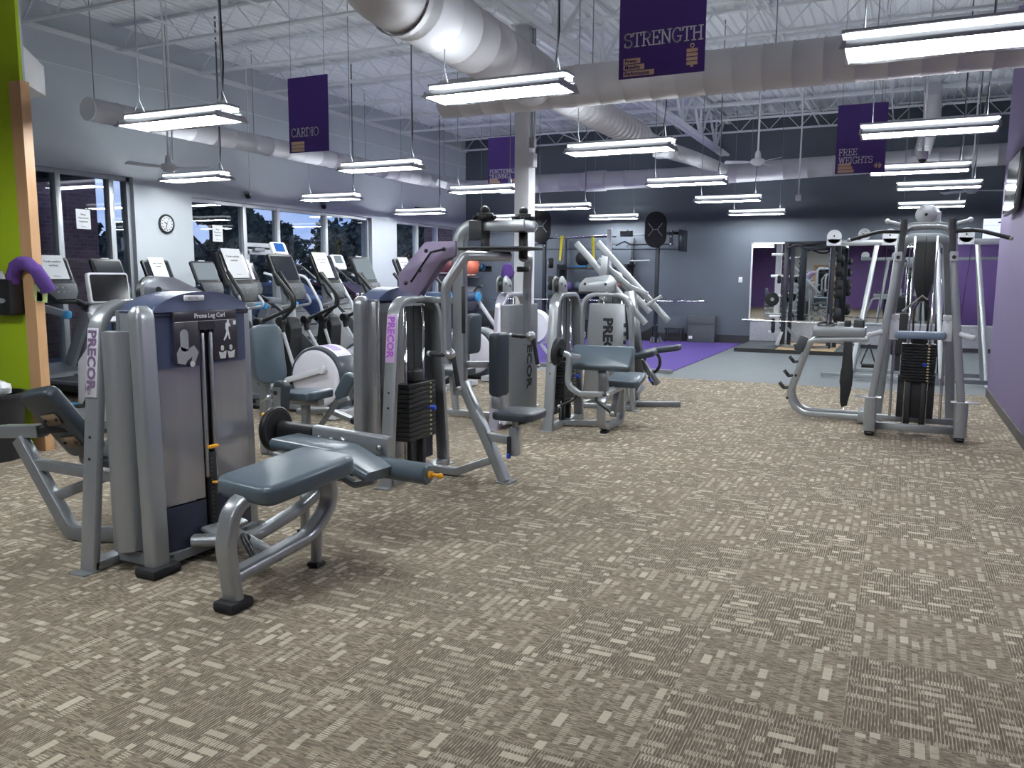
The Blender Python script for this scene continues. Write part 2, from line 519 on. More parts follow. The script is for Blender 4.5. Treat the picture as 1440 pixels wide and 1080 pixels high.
# ------------------------------------------------------------------ surface materials
def m_carpet():
    m = bpy.data.materials.new('carpet_tile'); m.use_nodes = True
    t = NT(m); b = m.node_tree.nodes['Principled BSDF']
    b.inputs['Roughness'].default_value = .95; b.inputs['Specular IOR Level'].default_value = .15
    p = t.sep(t.obj())
    T = .6096
    X = t.m('DIVIDE', t.m('ADD', p[0], .1016 + 40 * T), T); Y = t.m('DIVIDE', t.m('ADD', p[1], -6.026 + 40 * T), T)
    ix, iy = t.m('FLOOR', X), t.m('FLOOR', Y)
    fx, fy = t.m('FRACT', X), t.m('FRACT', Y)
    par = t.m('MODULO', t.m('ADD', ix, iy), 2.0)           # quarter turned chequerwise
    def pick(a, c):
        return t.m('ADD', t.m('MULTIPLY', a, par), t.m('MULTIPLY', c, t.m('SUBTRACT', 1.0, par)))
    a = pick(fx, fy)        # across the yarn rows (bars run this way)
    c = pick(fy, fx)        # along the yarn
    seed = t.white(t.xyz(ix, iy, 3.0))
    so = t.m('MULTIPLY', seed, 37.0)
    # yarn lines
    NY = 104.0
    yi = t.m('FLOOR', t.m('MULTIPLY', a, NY)); yf = t.m('FRACT', t.m('MULTIPLY', a, NY))
    yr = t.white(t.xyz(yi, t.m('ADD', ix, t.m('MULTIPLY', iy, 3.1)), 1.0))
    seg = t.m('FLOOR', t.m('ADD', t.m('MULTIPLY', c, 24.0), t.m('MULTIPLY', yr, 24.0)))
    yr2 = t.white(t.xyz(yi, seg, t.m('ADD', so, 5.0)))
    edge = t.m('ABSOLUTE', t.m('SUBTRACT', yf, .5))
    ridge = t.m('SUBTRACT', 1.0, t.m('MULTIPLY', edge, 1.1))
    def bars(nr, nc, sd, on, wmin, wmax):
        """rows of bars: nr rows along the yarn, nc cells across; returns mask * level"""
        r = t.m('MULTIPLY', c, nr); ri = t.m('FLOOR', r); rf = t.m('FRACT', r)
        off = t.white(t.xyz(ri, so, sd))
        q = t.m('ADD', t.m('MULTIPLY', a, nc), t.m('MULTIPLY', off, 7.0)); qi = t.m('FLOOR', q); qf = t.m('FRACT', q)
        rn = t.white(t.xyz(ri, qi, t.m('ADD', so, sd + .5)))
        rn2 = t.white(t.xyz(qi, ri, t.m('ADD', so, sd + 1.5)))
        rn3 = t.white(t.xyz(qi, ri, t.m('ADD', so, sd + 2.5)))
        ok = t.m('LESS_THAN', rn, on)
        ln = t.m('ADD', wmin, t.m('MULTIPLY', rn2, wmax - wmin))
        mk = t.m('LESS_THAN', qf, ln)
        th = t.m('LESS_THAN', rf, t.m('ADD', .42, t.m('MULTIPLY', rn3, .34)))
        dash = t.m('GREATER_THAN', rn2, .5)               # some bars are dashes: only every other yarn
        alt = t.m('GREATER_THAN', t.m('FRACT', t.m('MULTIPLY', yi, .5)), .25)
        keep = t.m('MAXIMUM', t.m('SUBTRACT', 1.0, dash), alt)
        lev = t.m('ADD', .22, t.m('MULTIPLY', t.m('POWER', rn3, 1.2), .56))
        v = t.m('MULTIPLY', t.m('MULTIPLY', ok, mk), t.m('MULTIPLY', th, keep))
        return t.m('MULTIPLY', v, lev)
    b1 = bars(13.0, 3.4, 11.0, .62, .3, .95)
    b2 = bars(13.0, 7.0, 23.0, .34, .25, .6)
    bar = t.m('MAXIMUM', b1, b2)
    base0 = t.mix(yr2, lin(104, 93, 81), lin(158, 145, 127))
    altl = t.m('LESS_THAN', t.m('FRACT', t.m('MULTIPLY', a, NY * .5)), .36)
    lines = t.mix(t.m('MULTIPLY', altl, t.m('ADD', .35, t.m('MULTIPLY', yr2, .65))), lin(94, 85, 76), lin(192, 178, 158))
    base = t.mix(t.m('MULTIPLY', t.m('SUBTRACT', 1.0, par), .0), base0, lines)
    base = t.mix(t.m('ADD', .12, t.m('MULTIPLY', par, .5)), base0, lines)
    tone = t.mix(t.m('MULTIPLY', par, 1.0), (1, 1, 1), (.97, .965, .955))
    mul = t.n('ShaderNodeMix', data_type='RGBA', blend_type='MULTIPLY'); mul.inputs[0].default_value = 1
    t.put(mul.inputs[6], base); t.put(mul.inputs[7], tone)
    colr = t.mix(bar, mul.outputs[2], lin(208, 197, 178))
    mul2 = t.n('ShaderNodeMix', data_type='RGBA', blend_type='MULTIPLY'); mul2.inputs[0].default_value = .55
    t.put(mul2.inputs[6], colr); t.put(mul2.inputs[7], t.mix(ridge, (.25, .25, .25), (1.25, 1.25, 1.25)))
    # thin seams between tiles
    sx = t.m('LESS_THAN', t.m('ABSOLUTE', t.m('SUBTRACT', fx, .5)), .4965); sy = t.m('LESS_THAN', t.m('ABSOLUTE', t.m('SUBTRACT', fy, .5)), .4965)
    seam = t.m('MULTIPLY', sx, sy)
    colr = t.mix(t.m('ADD', .55, t.m('MULTIPLY', seam, .45)), lin(150, 140, 122), mul2.outputs[2])
    t.put(b.inputs['Base Color'], colr)
    bp = t.n('ShaderNodeBump'); bp.inputs['Strength'].default_value = .35; bp.inputs['Distance'].default_value = .003
    t.put(bp.inputs['Height'], t.m('ADD', ridge, t.m('MULTIPLY', bar, .5))); t.put(b.inputs['Normal'], bp.outputs[0])
    return m

CARPET = m_carpet()
WALLW = mat('white_wall_paint', lin(194, 200, 206), .75, 0, .03, 1.2, bump=.08, bscale=90)
WALLD = mat('charcoal_wall_paint', lin(82, 89, 100), .6, 0, .04, 1.5, bump=.08, bscale=90)
WALLP = mat('purple_wall_paint', lin(104, 90, 124), .6, 0, .05, 1.5, bump=.1, bscale=90)
WALLP2 = mat('boosted_purple_wall', lin(108, 78, 142), .6, 0, .05, 1.5)  # purple strengthened to make up for weak light on these walls
LIME = mat('lime_wall_paint', lin(164, 190, 26), .6, 0, .03, 2)
BASEB = mat('baseboard_rubber', lin(70, 67, 62), .6, 0, .05)
BASED = mat('black_baseboard', lin(36, 37, 41), .5, 0, .05)
TURF = mat('purple_turf', lin(80, 58, 134), .9, 0, .18, 60, bump=.5, bscale=300)
RUBBER = mat('rubber_floor', lin(104, 109, 114), .62, 0, .1, 3, bump=.1, bscale=200)
DECK = mat('deck_paint', lin(236, 240, 243), .7, 0, .05, 2)
JOIST = mat('joist_paint', lin(222, 226, 230), .6, 0, .04, 3)
ALU = mat('aluminium_frame', lin(190, 194, 200), .4, .25, .04)
GLASS = m_glass('window_glass', (.86, .9, .92), .06)

def boxs(lst):
    m = MB()
    for x0, x1, y0, y1, z0, z1 in lst:
        m.box(((x0 + x1) / 2, (y0 + y1) / 2, (z0 + z1) / 2), (x1 - x0, y1 - y0, z1 - z0))
    return m

struct(boxs([(XL - .3, XR2 + .3, YB - .3, YC, -.1, 0)]).build('floor', CARPET), 'taupe patterned carpet tile floor')
struct(boxs([(XL - .3, XR2 + .3, YC, YF + .3, -.1, 0)]).build('floor', RUBBER), 'grey rubber floor by the mirror')
# turf strip with its wooden edge, laid on the rubber
tf = boxs([(-10.9, -3.42, 13.3, 20.1, 0, .012)]).build('floor', TURF); struct(tf, 'purple turf strip along dark wall')
struct(boxs([(-10.9, -3.36, 13.2, 13.3, 0, .06)]).build('trim_1', mat('turf_edge', lin(120, 118, 120), .6)), 'low grey edging board of the purple turf')

# left wall with three openings
W1, W2, W3 = (5.4, 9.28, 3.09), (10.45, 15.7, 2.89), (16.72, 19.95, 2.89)
WT = .3
lw = [(XL - WT, XL, YB, W1[0], 0, ZC)]
for (a, b, h), nx in ((W1, W2[0]), (W2, W3[0]), (W3, YF + .3)):
    lw.append((XL - WT, XL, a, b, h, ZC)); lw.append((XL - WT, XL, b, nx, 0, ZC)); lw.append((XL - WT, XL, a, b, 0, .08))
struct(boxs(lw).build('wall_left', WALLW), 'white painted wall with storefront windows')
struct(boxs([(XL, XL + .05, YB, YF, 4.93, 5.0)]).build('trim_2', WHITE), 'white ledger rail along top of window wall')
struct(boxs([(XL, XL + .012, YB, YF, 4.52, 4.535)]).build('trim_3', JOIST), 'thin seam strip high on window wall')
struct(boxs([(XL - .3, XR2 + .3, YF, YF + .3, 0, ZC)]).build('wall_far', WALLD), 'charcoal grey far wall')
struct(boxs([(XR, XR + .2, YB, YC, 0, ZC)]).build('wall_right', WALLP), 'purple wall at right')
struct(boxs([(XR + .2, XR2, YC - .2, YC, 0, ZC)]).build('wall_return', WALLP2), 'purple wall facing the mirror')
struct(boxs([(XR2, XR2 + .3, YC - .2, YF + .3, 0, ZC)]).build('wall_side', WALLP2), 'purple end wall of free weight bay')
struct(boxs([(XL - .3, XR + .2, YB - .3, YB, 0, ZC)]).build('wall_back', WALLP2), 'purple wall behind the viewer, seen in mirror')
struct(boxs([(-5.2, -2.6, YB, YB + .06, 0, 3.4)]).build('wall_back_panel', WHITE), 'white wall section seen in mirror')
# baseboards
struct(boxs([(XR - .015, XR, YB, YC, 0, .11)]).build('baseboard_right', BASEB), 'dark rubber baseboard under purple wall')
struct(boxs([(XL, XR2, YF - .02, YF, 0, .2)]).build('baseboard_far', BASED), 'black baseboard under charcoal wall')
bl = [(XL, XL + .015, b, nx, 0, .1) for (a, b, h), nx in ((W1, W2[0]), (W2, W3[0]))]
struct(boxs(bl).build('baseboard_left', BASEB), 'dark baseboard at foot of white piers')

# roof deck: corrugated sheet, ribs along Y
dk = MB()
prof = []
x = XL - .3; i = 0
while x < XR2 + .3:
    prof += [(x, ZC), (x + .10, ZC), (x + .115, ZC - .04), (x + .14, ZC - .04)]
    x += .155
bmv = dk.bm
ra = [bmv.verts.new((a, YB - .3, b)) for a, b in prof]; rb = [bmv.verts.new((a, YF + .3, b)) for a, b in prof]
for k in range(len(prof) - 1):
    bmv.faces.new((ra[k], ra[k + 1], rb[k + 1], rb[k]))
dk.box(((XL + XR2) / 2, (YB + YF) / 2, ZC + .1), (XR2 - XL + .6, YF - YB + .6, .08))
struct(dk.build('ceiling', DECK, smooth=10), 'white corrugated steel roof deck')

# open-web joists along X, one master copied
jm = MB()
JX0, JX1 = XL + .02, XR2
zb, zt = 4.95, 5.30
for dy in (-.025, .025):
    jm.box(((JX0 + JX1) / 2 + .0, dy, zt), (JX1 - JX0, .03, .035))
    jm.box(((JX0 + JX1) / 2, dy, zb), (JX1 - JX0, .03, .035))
x = JX0 + .1; k = 0
while x < JX1 - .35:
    a, b = (x, 0, zt if k % 2 else zb), (x + .33, 0, zb if k % 2 else zt)
    jm.tube([a, b], .0095, 5)
    x += .33; k += 1
joist = jm.build('ceiling_beam', JOIST)
struct(joist, 'white open web roof joist')
joist.location = (0, 7.55, 0)
for k in list(range(-7, 0)) + list(range(1, 9)):
    o = joist.copy(); COL.objects.link(o); o.location = (0, 7.55 + 1.55 * k, 0)
# bridging rods along Y
br = MB()
for x in (-9.3, -7.6, -5.9, -1.9, -.4):
    br.box((x, (YB + YF) / 2, zb + .03), (.025, YF - YB, .025)); br.box((x, (YB + YF) / 2, zt - .03), (.025, YF - YB, .025))
struct(br.build('bridging_beam', JOIST), 'thin white bridging rails across the joists')

# joist girder along Y on the column line
GX = -4.0
gm = MB()
gz0, gz1 = 4.47, 5.2
for dx in (-.06, .06):
    gm.box((GX + dx, (YB + YF) / 2, gz0), (.09, YF - YB, .05)); gm.box((GX + dx, (YB + YF) / 2, gz1), (.09, YF - YB, .05))
y = 9.0 - 1.55 * 9; k = 0
while y < YF - .8:
    gm.bar((GX, y, gz1), (GX, y + .775, gz0), .05, .05); gm.bar((GX, y + .775, gz0), (GX, y + 1.55, gz1), .05, .05)
    gm.bar((GX, y + .775, gz0), (GX, y + .775, gz1), .04, .04)
    y += 1.55
struct(gm.build('girder_beam', JOIST), 'white steel girder truss above the column')

cm = MB()
cm.box((-4.12, 9.0, 2.23), (.19, .19, 4.46), bev=.012); cm.box((-4.12, 9.0, .008), (.32, .32, .016)); cm.box((-4.12, 9.0, 4.45), (.26, .26, .02))
struct(cm.build('column', mat('column_paint', lin(214, 214, 220), .5)), 'white square steel column')
t = thing('conduit', 'grey electrical conduit with boxes running down the white column', 'conduit', (-4.0, 8.93, 3.0), world=True)
m = MB(); m.tube([(-4.0, 8.93, 4.4), (-4.0, 8.93, 3.08)], .014, 8); m.tube([(-3.97, 8.93, 4.4), (-3.97, 8.93, 3.2)], .010, 8); m.build('pipe', GREY, t)
MB().box((-3.985, 8.93, 3.13), (.06, .07, .12), bev=.005).build('junction_box', GREY, t)
MB().box((-3.98, 8.91, 2.93), (.07, .11, .16), bev=.01).build('outlet_box', WHITEP, t)

# ------------------------------------------------------------------ windows (storefront frames)
def storefront(n, span, mull, door=None, label=''):
    a, b, h = span
    f = MB(); X = XL - .14
    fw = .06
    f.box((X, (a + b) / 2, h - .03), (.11, b - a, .06)); f.box((X, (a + b) / 2, .11), (.11, b - a, .07))
    f.box((X, a + .03, h / 2), (.11, fw, h)); f.box((X, b - .03, h / 2), (.11, fw, h))
    for y in mull:
        f.box((X, y, h / 2), (.13, .085, h - .02), bev=.004)
    o = f.build('window_%d' % n, ALU); struct(o, label)
    g = MB(); g.box((X, (a + b) / 2, h / 2 + .05), (.008, b - a - .06, h - .14)); struct(g.build('glass', GLASS, o))
    return o
w1 = storefront(1, W1, (6.9, 8.05, 8.94), label='storefront window left of the white clock pier')
w2 = storefront(2, W2, (11.77, 12.68, 14.16), label='storefront window with glass door, right of the clock pier')
w3 = storefront(3, W3, (17.78, 18.74), label='farthest storefront window by the dark wall')
d = MB(); X = XL - .14
d.box((X, 12.22, 2.15), (.1, .84, .07)); d.box((X, 12.22, 2.02), (.06, .80, .1)); d.box((X, 11.85, 1.05), (.06, .09, 2.0)); d.box((X, 12.6, 1.05), (.06, .09, 2.0)); d.box((X, 12.22, .2), (.06, .8, .2))
do = d.build('door_1', ALU); struct(do, 'glass entrance door with aluminium frame')
m = MB(); m.box((XL - .06, 12.1, 2.06), (.06, .26, .06), bev=.01); m.bar((XL - .04, 12.15, 2.1), (XL + .02, 12.45, 2.1), .02, .012); m.build('door_closer', GREY, do)

# ------------------------------------------------------------------ lime partition with maple end post
pw = boxs([(XL, -6.925, 4.765, 4.785, 0, ZC)]).build('wall_partition', WALLW); struct(pw, 'partition wall, lime green on the entry side')
struct(boxs([(XL, -6.925, 4.735, 4.765, 0, ZC)]).build('lime_wall', LIME), 'lime green painted face of the partition')
wood = mat('maple_veneer', lin(201, 158, 116), .45, 0, .1, 5, stretch=(6, 6, .6))
struct(boxs([(-7.04, -6.89, 4.71, 4.795, 0, 3.22)]).build('trim_4', wood), 'maple end post of the lime partition')
m = MB()
m.prism([(4.80, 3.66), (5.10, 3.44), (5.10, 3.18), (4.80, 3.30)], .40, (-7.31, 0, 0), (0, 1, 0), (0, 0, 1), .004)
struct(m.build('trim_5', WHITE), 'white angled soffit box above the maple post')
# ------------------------------------------------------------------ hanging fluorescent fixtures
LAMP = m_emit('lamp_tube', (.93, .985, 1.0), 88)
SLOT_GLOW = m_emit('lit_slot', (.90, .96, 1.0), 2.6)  # strips glow in place of tube light leaving the hood slots
UPL = m_emit('added_uplight', (.88, .96, 1.0), 25)  # unseen emitter added on the fixture top to brighten the roof deck
HOOD = mat('fixture_enamel', lin(172, 175, 184), .35, .1, .03)
REFL = mat('fixture_reflector', lin(240, 241, 244), .3, 0, .01)
HALF = .61
def make_light():
    t = thing('pendant_light', 'x', 'ceiling light')
    b = MB()
    b.box((0, 0, .160), (1.22, .18, .022), bev=.004)
    b.build('housing', HOOD, t)
    w = MB()
    for s in (-1, 1):
        w.prism([(-HALF, 0), (HALF, 0), (HALF, .115), (-HALF, .115)], .003, (0, s * .102, .112), (1, 0, 0), (0, s * .82, -.57))
    w.build('reflector', HOOD, t)
    l = MB()
    for s in (-1, 1):
        l.prism([(-HALF + .02, 0), (HALF - .02, 0), (HALF - .02, .032), (-HALF + .02, .032)], .003, (0, s * .091, .152), (1, 0, 0), (0, s * .25, -.97))
    tag(l.build('slot_band', SLOT_GLOW, t), 'glowing slot band along the hood')
    u = MB(); u.box((0, 0, .1725), (1.1, .10, .002)); tag(u.build('added_uplight', UPL, t), 'unseen glowing strip added on the hood to light the deck')
    for y in (-.14, -.045, .045, .14):
        tb = MB(); tb.cyl((-HALF + .03, y, .066), (HALF - .03, y, .066), .0165, 10)
        for sx in (-1, 1):
            tb.use(HOOD)
        o = tb.build('tube', LAMP, t)
        o.data.materials.clear(); o.data.materials.append(LAMP)
    for sx in (-1, 1):
        sk = MB(); sk.box((sx * (HALF - .02), 0, .07), (.02, .34, .05), bev=.004)
        sk.build('socket_bar', HOOD, t)
    for sx in (-1, 1):
        c = MB(); c.tube([(sx * .5, -.07, .17), (sx * .5, 0, .30), (sx * .5, .07, .17)], .003, 5)
        c.tube([(sx * .5, 0, .29), (sx * .5, 0, 2.5)], .0055, 6)
        c.build('hanger', GREY, t)
    k = MB(); k.tube([(.47, .02, .17), (.5, .025, .5), (.492, .02, 1.2), (.5, .02, 2.5)], .008, 6); k.build('power_cord', BLACK, t)
    return t
LIGHTS = [
 (-5.87, 5.48, 2.86, 'fluorescent pendant in front of the round duct end, left of the cardio banner'),
 (-9.82, 9.41, 2.96, 'fluorescent pendant below the ceiling fan beside the clock pier'),
 (-3.0, 6.05, 2.97, 'fluorescent pendant in front of the white column top, under the big duct tee'),
 (-6.5, 9.49, 2.96, 'fluorescent pendant to the right below the cardio banner'),
 (-9.66, 12.48, 2.92, 'fluorescent pendant above the glass entrance door in the window wall'),
 (-9.9, 15.99, 2.92, 'fluorescent pendant in front of the exit sign'),
 (-6.55, 12.62, 2.96, 'fluorescent pendant just below the functional training banner'),
 (-2.92, 8.91, 2.91, 'fluorescent pendant right of the column, below the cut off duct branch'),
 (0.23, 5.0, 2.74, 'nearest fluorescent pendant, in front of the big duct at upper right'),
 (0.13, 9.12, 2.94, 'fluorescent pendant overlapping the free weights banner'),
 (0.1, 12.39, 2.94, 'fluorescent pendant just under the free weights banner corner'),
 (0.42, 14.86, 2.96, 'fluorescent pendant third in line behind the free weights banner'),
 (0.42, 18.68, 2.96, 'farthest fluorescent pendant above the multi gym pulley, near the mirror wall'),
 (-3.1, 12.75, 2.95, 'fluorescent pendant below the thin flexible duct branch'),
 (-3.06, 15.83, 2.95, 'fluorescent pendant under the hanging bell shaped fan motor'),
 (-3.06, 19.18, 2.94, 'fluorescent pendant close to the dark wall, left of the mirror top'),
 (-6.36, 15.72, 2.9, 'fluorescent pendant above the left wall speaker, right of the column'),
 (-6.48, 19.39, 2.94, 'fluorescent pendant nearest the dark wall, between the two oval speakers'),
 (-9.31, 18.79, 2.96, 'fluorescent pendant mostly hidden behind the chest fly machine top'),
 (-3.0, 2.2, 2.95, 'unseen fluorescent pendant over the open carpet, added for light'),  # this and the next two: out of view, added to light the near floor
 (-5.9, 1.8, 2.9, 'unseen fluorescent pendant left of the viewer, added for light'),
 (-3.0, -1.8, 2.95, 'fluorescent pendant added behind the viewer for light, seen only in the mirror'),
 (4.0, 15.5, 2.95, 'fluorescent pendant over the free weight bay round the corner'),
]
L0 = make_light()
for i, (x, y, z, lb) in enumerate(LIGHTS):
    if i == 0:
        L0.location = (x, y, z); L0['label'] = lb; L0['group'] = 'hanging fluorescent lights'
    else:
        dup(L0, (x, y, z), 0, lb, 'hanging fluorescent lights')

# ------------------------------------------------------------------ round ducts
def duct(name, label, path, r, seams=.3, extra=None, caps=True):
    P = [V(p) for p in path]
    t = thing('air_duct', label, 'air duct', tuple(P[0]), world=True, group='round sheet metal ducts')
    Q, rs = [P[0]], [r]
    for a, b in zip(P, P[1:]):          # raised seams are part of the pipe's own surface
        d = b - a; L = d.length; d /= L
        n = int(L / seams) if L > .8 else 1
        for k in range(1, n):
            c = a + d * (L * k / n)
            for o_, dr in ((-.012, 0), (-.005, .007), (.005, .007), (.012, 0)):
                Q.append(c + d * o_); rs.append(r + dr)
        Q.append(b); rs.append(r)
    m = MB(); m.tube(Q, rs, 28, caps=caps); m.build('pipe', DUCT, t, smooth=60)
    return t
tA = duct('', 'long round duct along the window wall with open white end cap', fil([(-10.1, 7.85, 3.80), (-10.1, 18.3, 3.80), (-9.2, 19.15, 3.86)], 0), .155, .42)
m = MB(); m.cyl((-10.1, 7.838, 3.80), (-10.1, 7.85, 3.80), .158, 28); m.build('end_cap', mat('bright_white_cap', lin(250), .6, 0, 0), tA)
m = MB()
for y in (7.95, 11.0, 14.2, 17.4):
    m.tube([(-10.1, y, 3.95), (-10.1, y, 5.33)], .006, 6)
m.build('hanger_rod', GREY, tA)
m = MB(); m.box((-9.72, 16.9, 3.68), (.28, .55, .16), rot=(0, .3, 0), bev=.01); m.build('register', WHITE, tA)
tF = duct('', 'round duct running across the dark far wall', [(-9.4, 19.1, 3.88), (-5.0, 19.1, 3.88), (1.0, 19.1, 4.02), (6.9, 19.1, 4.1)], .215, .5)
m = MB()
m.lathe([(.215, -.02), (.245, 0), (.245, .5), (.215, .56)], (-6.6, 19.1, 3.88), (-1, 0, 0), 28)
m.build('coupling', DUCT, tF)
m = MB()
for x in (-8.6, -6.0, -3.2, -.4):
    m.tube([(x, 19.1, 4.1), (x, 19.1, 5.33)], .006, 6)
m.build('hanger_rod', GREY, tF)
tB = duct('', 'wide trunk duct coming from above the viewer to the tee by the column', fil([(-3.6, 4.6, 4.5), (-3.6, 5.15, 3.72), (-3.6, 8.05, 3.62)], .5, 8), .275, .3)
m = MB(); m.lathe([(.275, -.03), (.285, -.03), (.285, .03), (.275, .03)], (-3.6, 5.55, 3.69), (0, 1, 0), 28); m.build('joint_band', DUCT, tB)
tC = duct('', 'wide duct crossing left to right in front of the column', [(-4.75, 8.2, 3.54), (1.1, 8.2, 3.54)], .205, .26)
m = MB(); m.tube([(-3.0, 8.2, 3.7), (-3.0, 8.2, 5.33)], .006, 6); m.tube([(-1.2, 8.2, 3.7), (-1.2, 8.2, 5.33)], .006, 6); m.build('hanger_rod', GREY, tC)
tD = duct('', 'narrower duct branch continuing past the crossing duct, cut off square', [(-3.6, 8.3, 3.62), (-3.6, 11.9, 3.62)], .185, .16)
m = MB(); m.box((-3.62, 13.25, 3.62), (.26, .3, .24), bev=.01); m.build('register', WHITE, tD)
duct('', 'thin flexible duct running on to the far wall duct', [(-3.6, 11.8, 3.62), (-3.66, 13.4, 3.66), (-3.75, 16.2, 3.85), (-3.8, 18.95, 3.98)], .13, .12)
duct('', 'short flexible duct drop above the free weights area', fil([(.28, 16.6, 4.9), (.3, 17.2, 4.5), (.2, 18.95, 4.12)], .3), .15, .14)

# ------------------------------------------------------------------ banners
BANNER = mat('banner_purple', lin(68, 38, 120), .55, 0, .04, 2)
TAN = mat('banner_tan', lin(214, 178, 150), .6, 0, 0)
def banner(label, x, y, z0, w, h, lines, tsize, ty, icon, tabs, words=None):
    t = thing('hanging_banner', label, 'banner', (x, y, z0), world=True, group='purple hanging banners')
    m = MB(); m.box((x, y, z0 + h / 2), (w, .008, h)); m.build('panel', BANNER, t)
    g = MB()
    for i, ln in enumerate(lines):
        slabtext(g, ln, tsize, (x - w / 2 + .035, y - .006, z0 + ty - i * tsize * 1.22), (1, 0, 0), (0, 0, 1))
    tag(g.build('lettering', TEXTW, t), 'white slab lettering')
    q = MB()
    for i, tw in enumerate(tabs):
        q.box((x - w / 2 + .035 + tw / 2, y - .006, z0 + .115 - i * .042), (tw, .002, .036))
    q.build('word_tabs', TAN, t)
    if words:
        ws = MB()
        for i, wd in enumerate(words):
            ws.text(wd, .034, (x - w / 2 + .045, y - .0085, z0 + .104 - i * .042), (1, 0, 0), (0, 0, 1), .001, .0008)
        ws.build('tab_words', BANNER, t)
    ic = MB(); cx, cz = x + w / 2 - .085, z0 + .09
    if icon == 'stack':
        for k in range(4):
            ic.box((cx, y - .006, cz - .03 + k * .028), (.075, .002, .022))
        ic.tube([(cx + .012 * math.cos(a * PI / 5), y - .006, cz + .084 + .012 * math.sin(a * PI / 5)) for a in range(10)], .004, 5, closed=True)
        ic.box((cx, y - .006, cz - .048), (.02, .002, .012))
    elif icon == 'heart':
        pts = []
        for k in range(28):
            a = 2 * PI * k / 28
            pts.append((.0030 * 16 * math.sin(a) ** 3, .0030 * (13 * math.cos(a) - 5 * math.cos(2 * a) - 2 * math.cos(3 * a) - math.cos(4 * a))))
        ic.prism(pts, .002, (cx, y - .006, cz), (1, 0, 0), (0, 0, 1))
        z = [(-.06, 0), (-.02, 0), (-.01, .02), (.005, -.02), (.015, .008), (.03, 0)]
        ic.use(BANNER)
    elif icon == 'bell':
        for k in (-1, 1):
            ic.box((cx + k * .03, y - .006, cz), (.014, .002, .05)); ic.box((cx + k * .016, y - .006, cz), (.012, .002, .07))
        ic.box((cx, y - .006, cz), (.1, .002, .012))
    ic.build('icon', TAN, t)
    if icon == 'heart':
        ln = MB(); ln.tube([(cx + a, y - .008, cz + b) for a, b in z], .003, 5); ln.build('pulse_line', BANNER, t)
    r = MB()
    for s in (-1, 1):
        r.tube([(x + s * w * .42, y, z0 + h), (x + s * w * .42, y, 5.33)], .003, 5)
    r.build('cable', GREY, t)
    return t
banner('purple banner reading STRENGTH', -1.59, 5.7, 2.96, .60, .93, ['STRENGTH'], .097, .205, 'stack', (.12, .15, .22), ('Power', 'Mobility', 'Performance'))
banner('purple banner reading CARDIO, beside the window wall duct', -6.74, 8.3, 3.10, .61, .90, ['CARDIO'], .105, .19, 'heart', (.2, .2, .2))
banner('purple banner reading FUNCTIONAL TRAINING, partly behind the column', -7.02, 14.3, 3.30, .61, .9, ['FUNCTIONAL', 'TRAINING'], .078, .23, 'bell', (.18, .22, .2))
banner('purple banner reading FREE WEIGHTS', -.61, 12.0, 2.97, .61, .89, ['FREE', 'WEIGHTS'], .088, .235, 'bell', (.16, .18, .2))

# ------------------------------------------------------------------ ceiling fans
def fan(label, x, y, z, rot, blades=True, r=.62):
    t = thing('ceiling_fan', label, 'ceiling fan', (x, y, z), rot, world=True)
    m = MB(); m.tube([(x, y, z + .1), (x, y, 5.33)], .014, 8); m.build('down_rod', WHITE, t)
    m = MB(); m.lathe([(0, -.07), (.05, -.065), (.105, -.03), (.12, .0), (.1, .03), (.05, .05), (.045, .12), (.03, .16), (0, .16)], (x, y, z), (0, 0, 1), 24); m.build('motor', WHITEP, t)
    if blades:
        for k in range(3):
            a = rot + k * 2 * PI / 3; d = V((math.cos(a), math.sin(a), 0)); n = V((-d.y, d.x, 0))
            b = MB()
            b.prism([(.1, -.02), (.2, -.05), (r, -.065), (r + .02, 0), (r, .065), (.2, .05), (.1, .02)], .006, (x, y, z - .01), d, (n + V((0, 0, .25))))
            b.build('blade', WHITEP, t)
    return t
fan('white three bladed ceiling fan near the clock pier', -9.5, 8.62, 3.10, .35)
fan('white ceiling fan with bell shaped motor over the rubber floor', -2.2, 13.7, 3.42, 1.35, True, .5)
fan('white ceiling fan at far right by the television', 1.02, 17.2, 3.18, .3)

# hanging round sensor rods and cameras
def rodthing(name, label, cat, x, y, z, ztop, head):
    t = thing(name, label, cat, (x, y, z), world=True)
    m = MB(); m.tube([(x, y, z + .05), (x, y, ztop)], .013, 8); m.build('rod', WHITE, t)
    h = MB(); head(h, x, y, z); h.build('head', WHITEP, t)
    return t
def domecam(h, x, y, z):
    h.cyl((x, y, z), (x, y, z + .09), .06, 16); h.use(WHITEP); h.use(BLACK); h.sphere((x, y, z), .045, seg=12)
def squarebox(h, x, y, z):
    h.box((x, y, z + .03), (.09, .09, .11), bev=.01)
def _dome(label, x, y, z, zt):
    t = rodthing('security_camera', label, 'camera', x, y, z, zt, domecam)
    return t
_dome('dome security camera hanging under a white rod by the right light row', .12, 11.0, 2.98, 5.33)
rodthing('junction_box', 'white electrical box on a long rod right of the fan motor', 'junction box', -1.75, 15.4, 2.95, 5.33, squarebox)
t = thing('security_camera', 'white round device with black lenses under the crossing duct', 'camera', (-1.65, 9.2, 3.62), world=True)
m = MB(); m.lathe([(0, 0), (.06, 0), (.085, .03), (.08, .1), (0, .1)], (-1.65, 9.2, 3.60), (0, 0, 1), 20); m.build('body', WHITEP, t)
m = MB(); m.box((-1.69, 9.12, 3.655), (.03, .02, .05)); m.box((-1.59, 9.13, 3.655), (.03, .02, .05)); m.sphere((-1.64, 9.115, 3.66), .012, seg=8); m.build('lens', BLACK, t)
m = MB(); m.tube([(-1.65, 9.2, 3.7), (-1.65, 9.2, 5.33)], .01, 6); m.build('rod', WHITE, t)
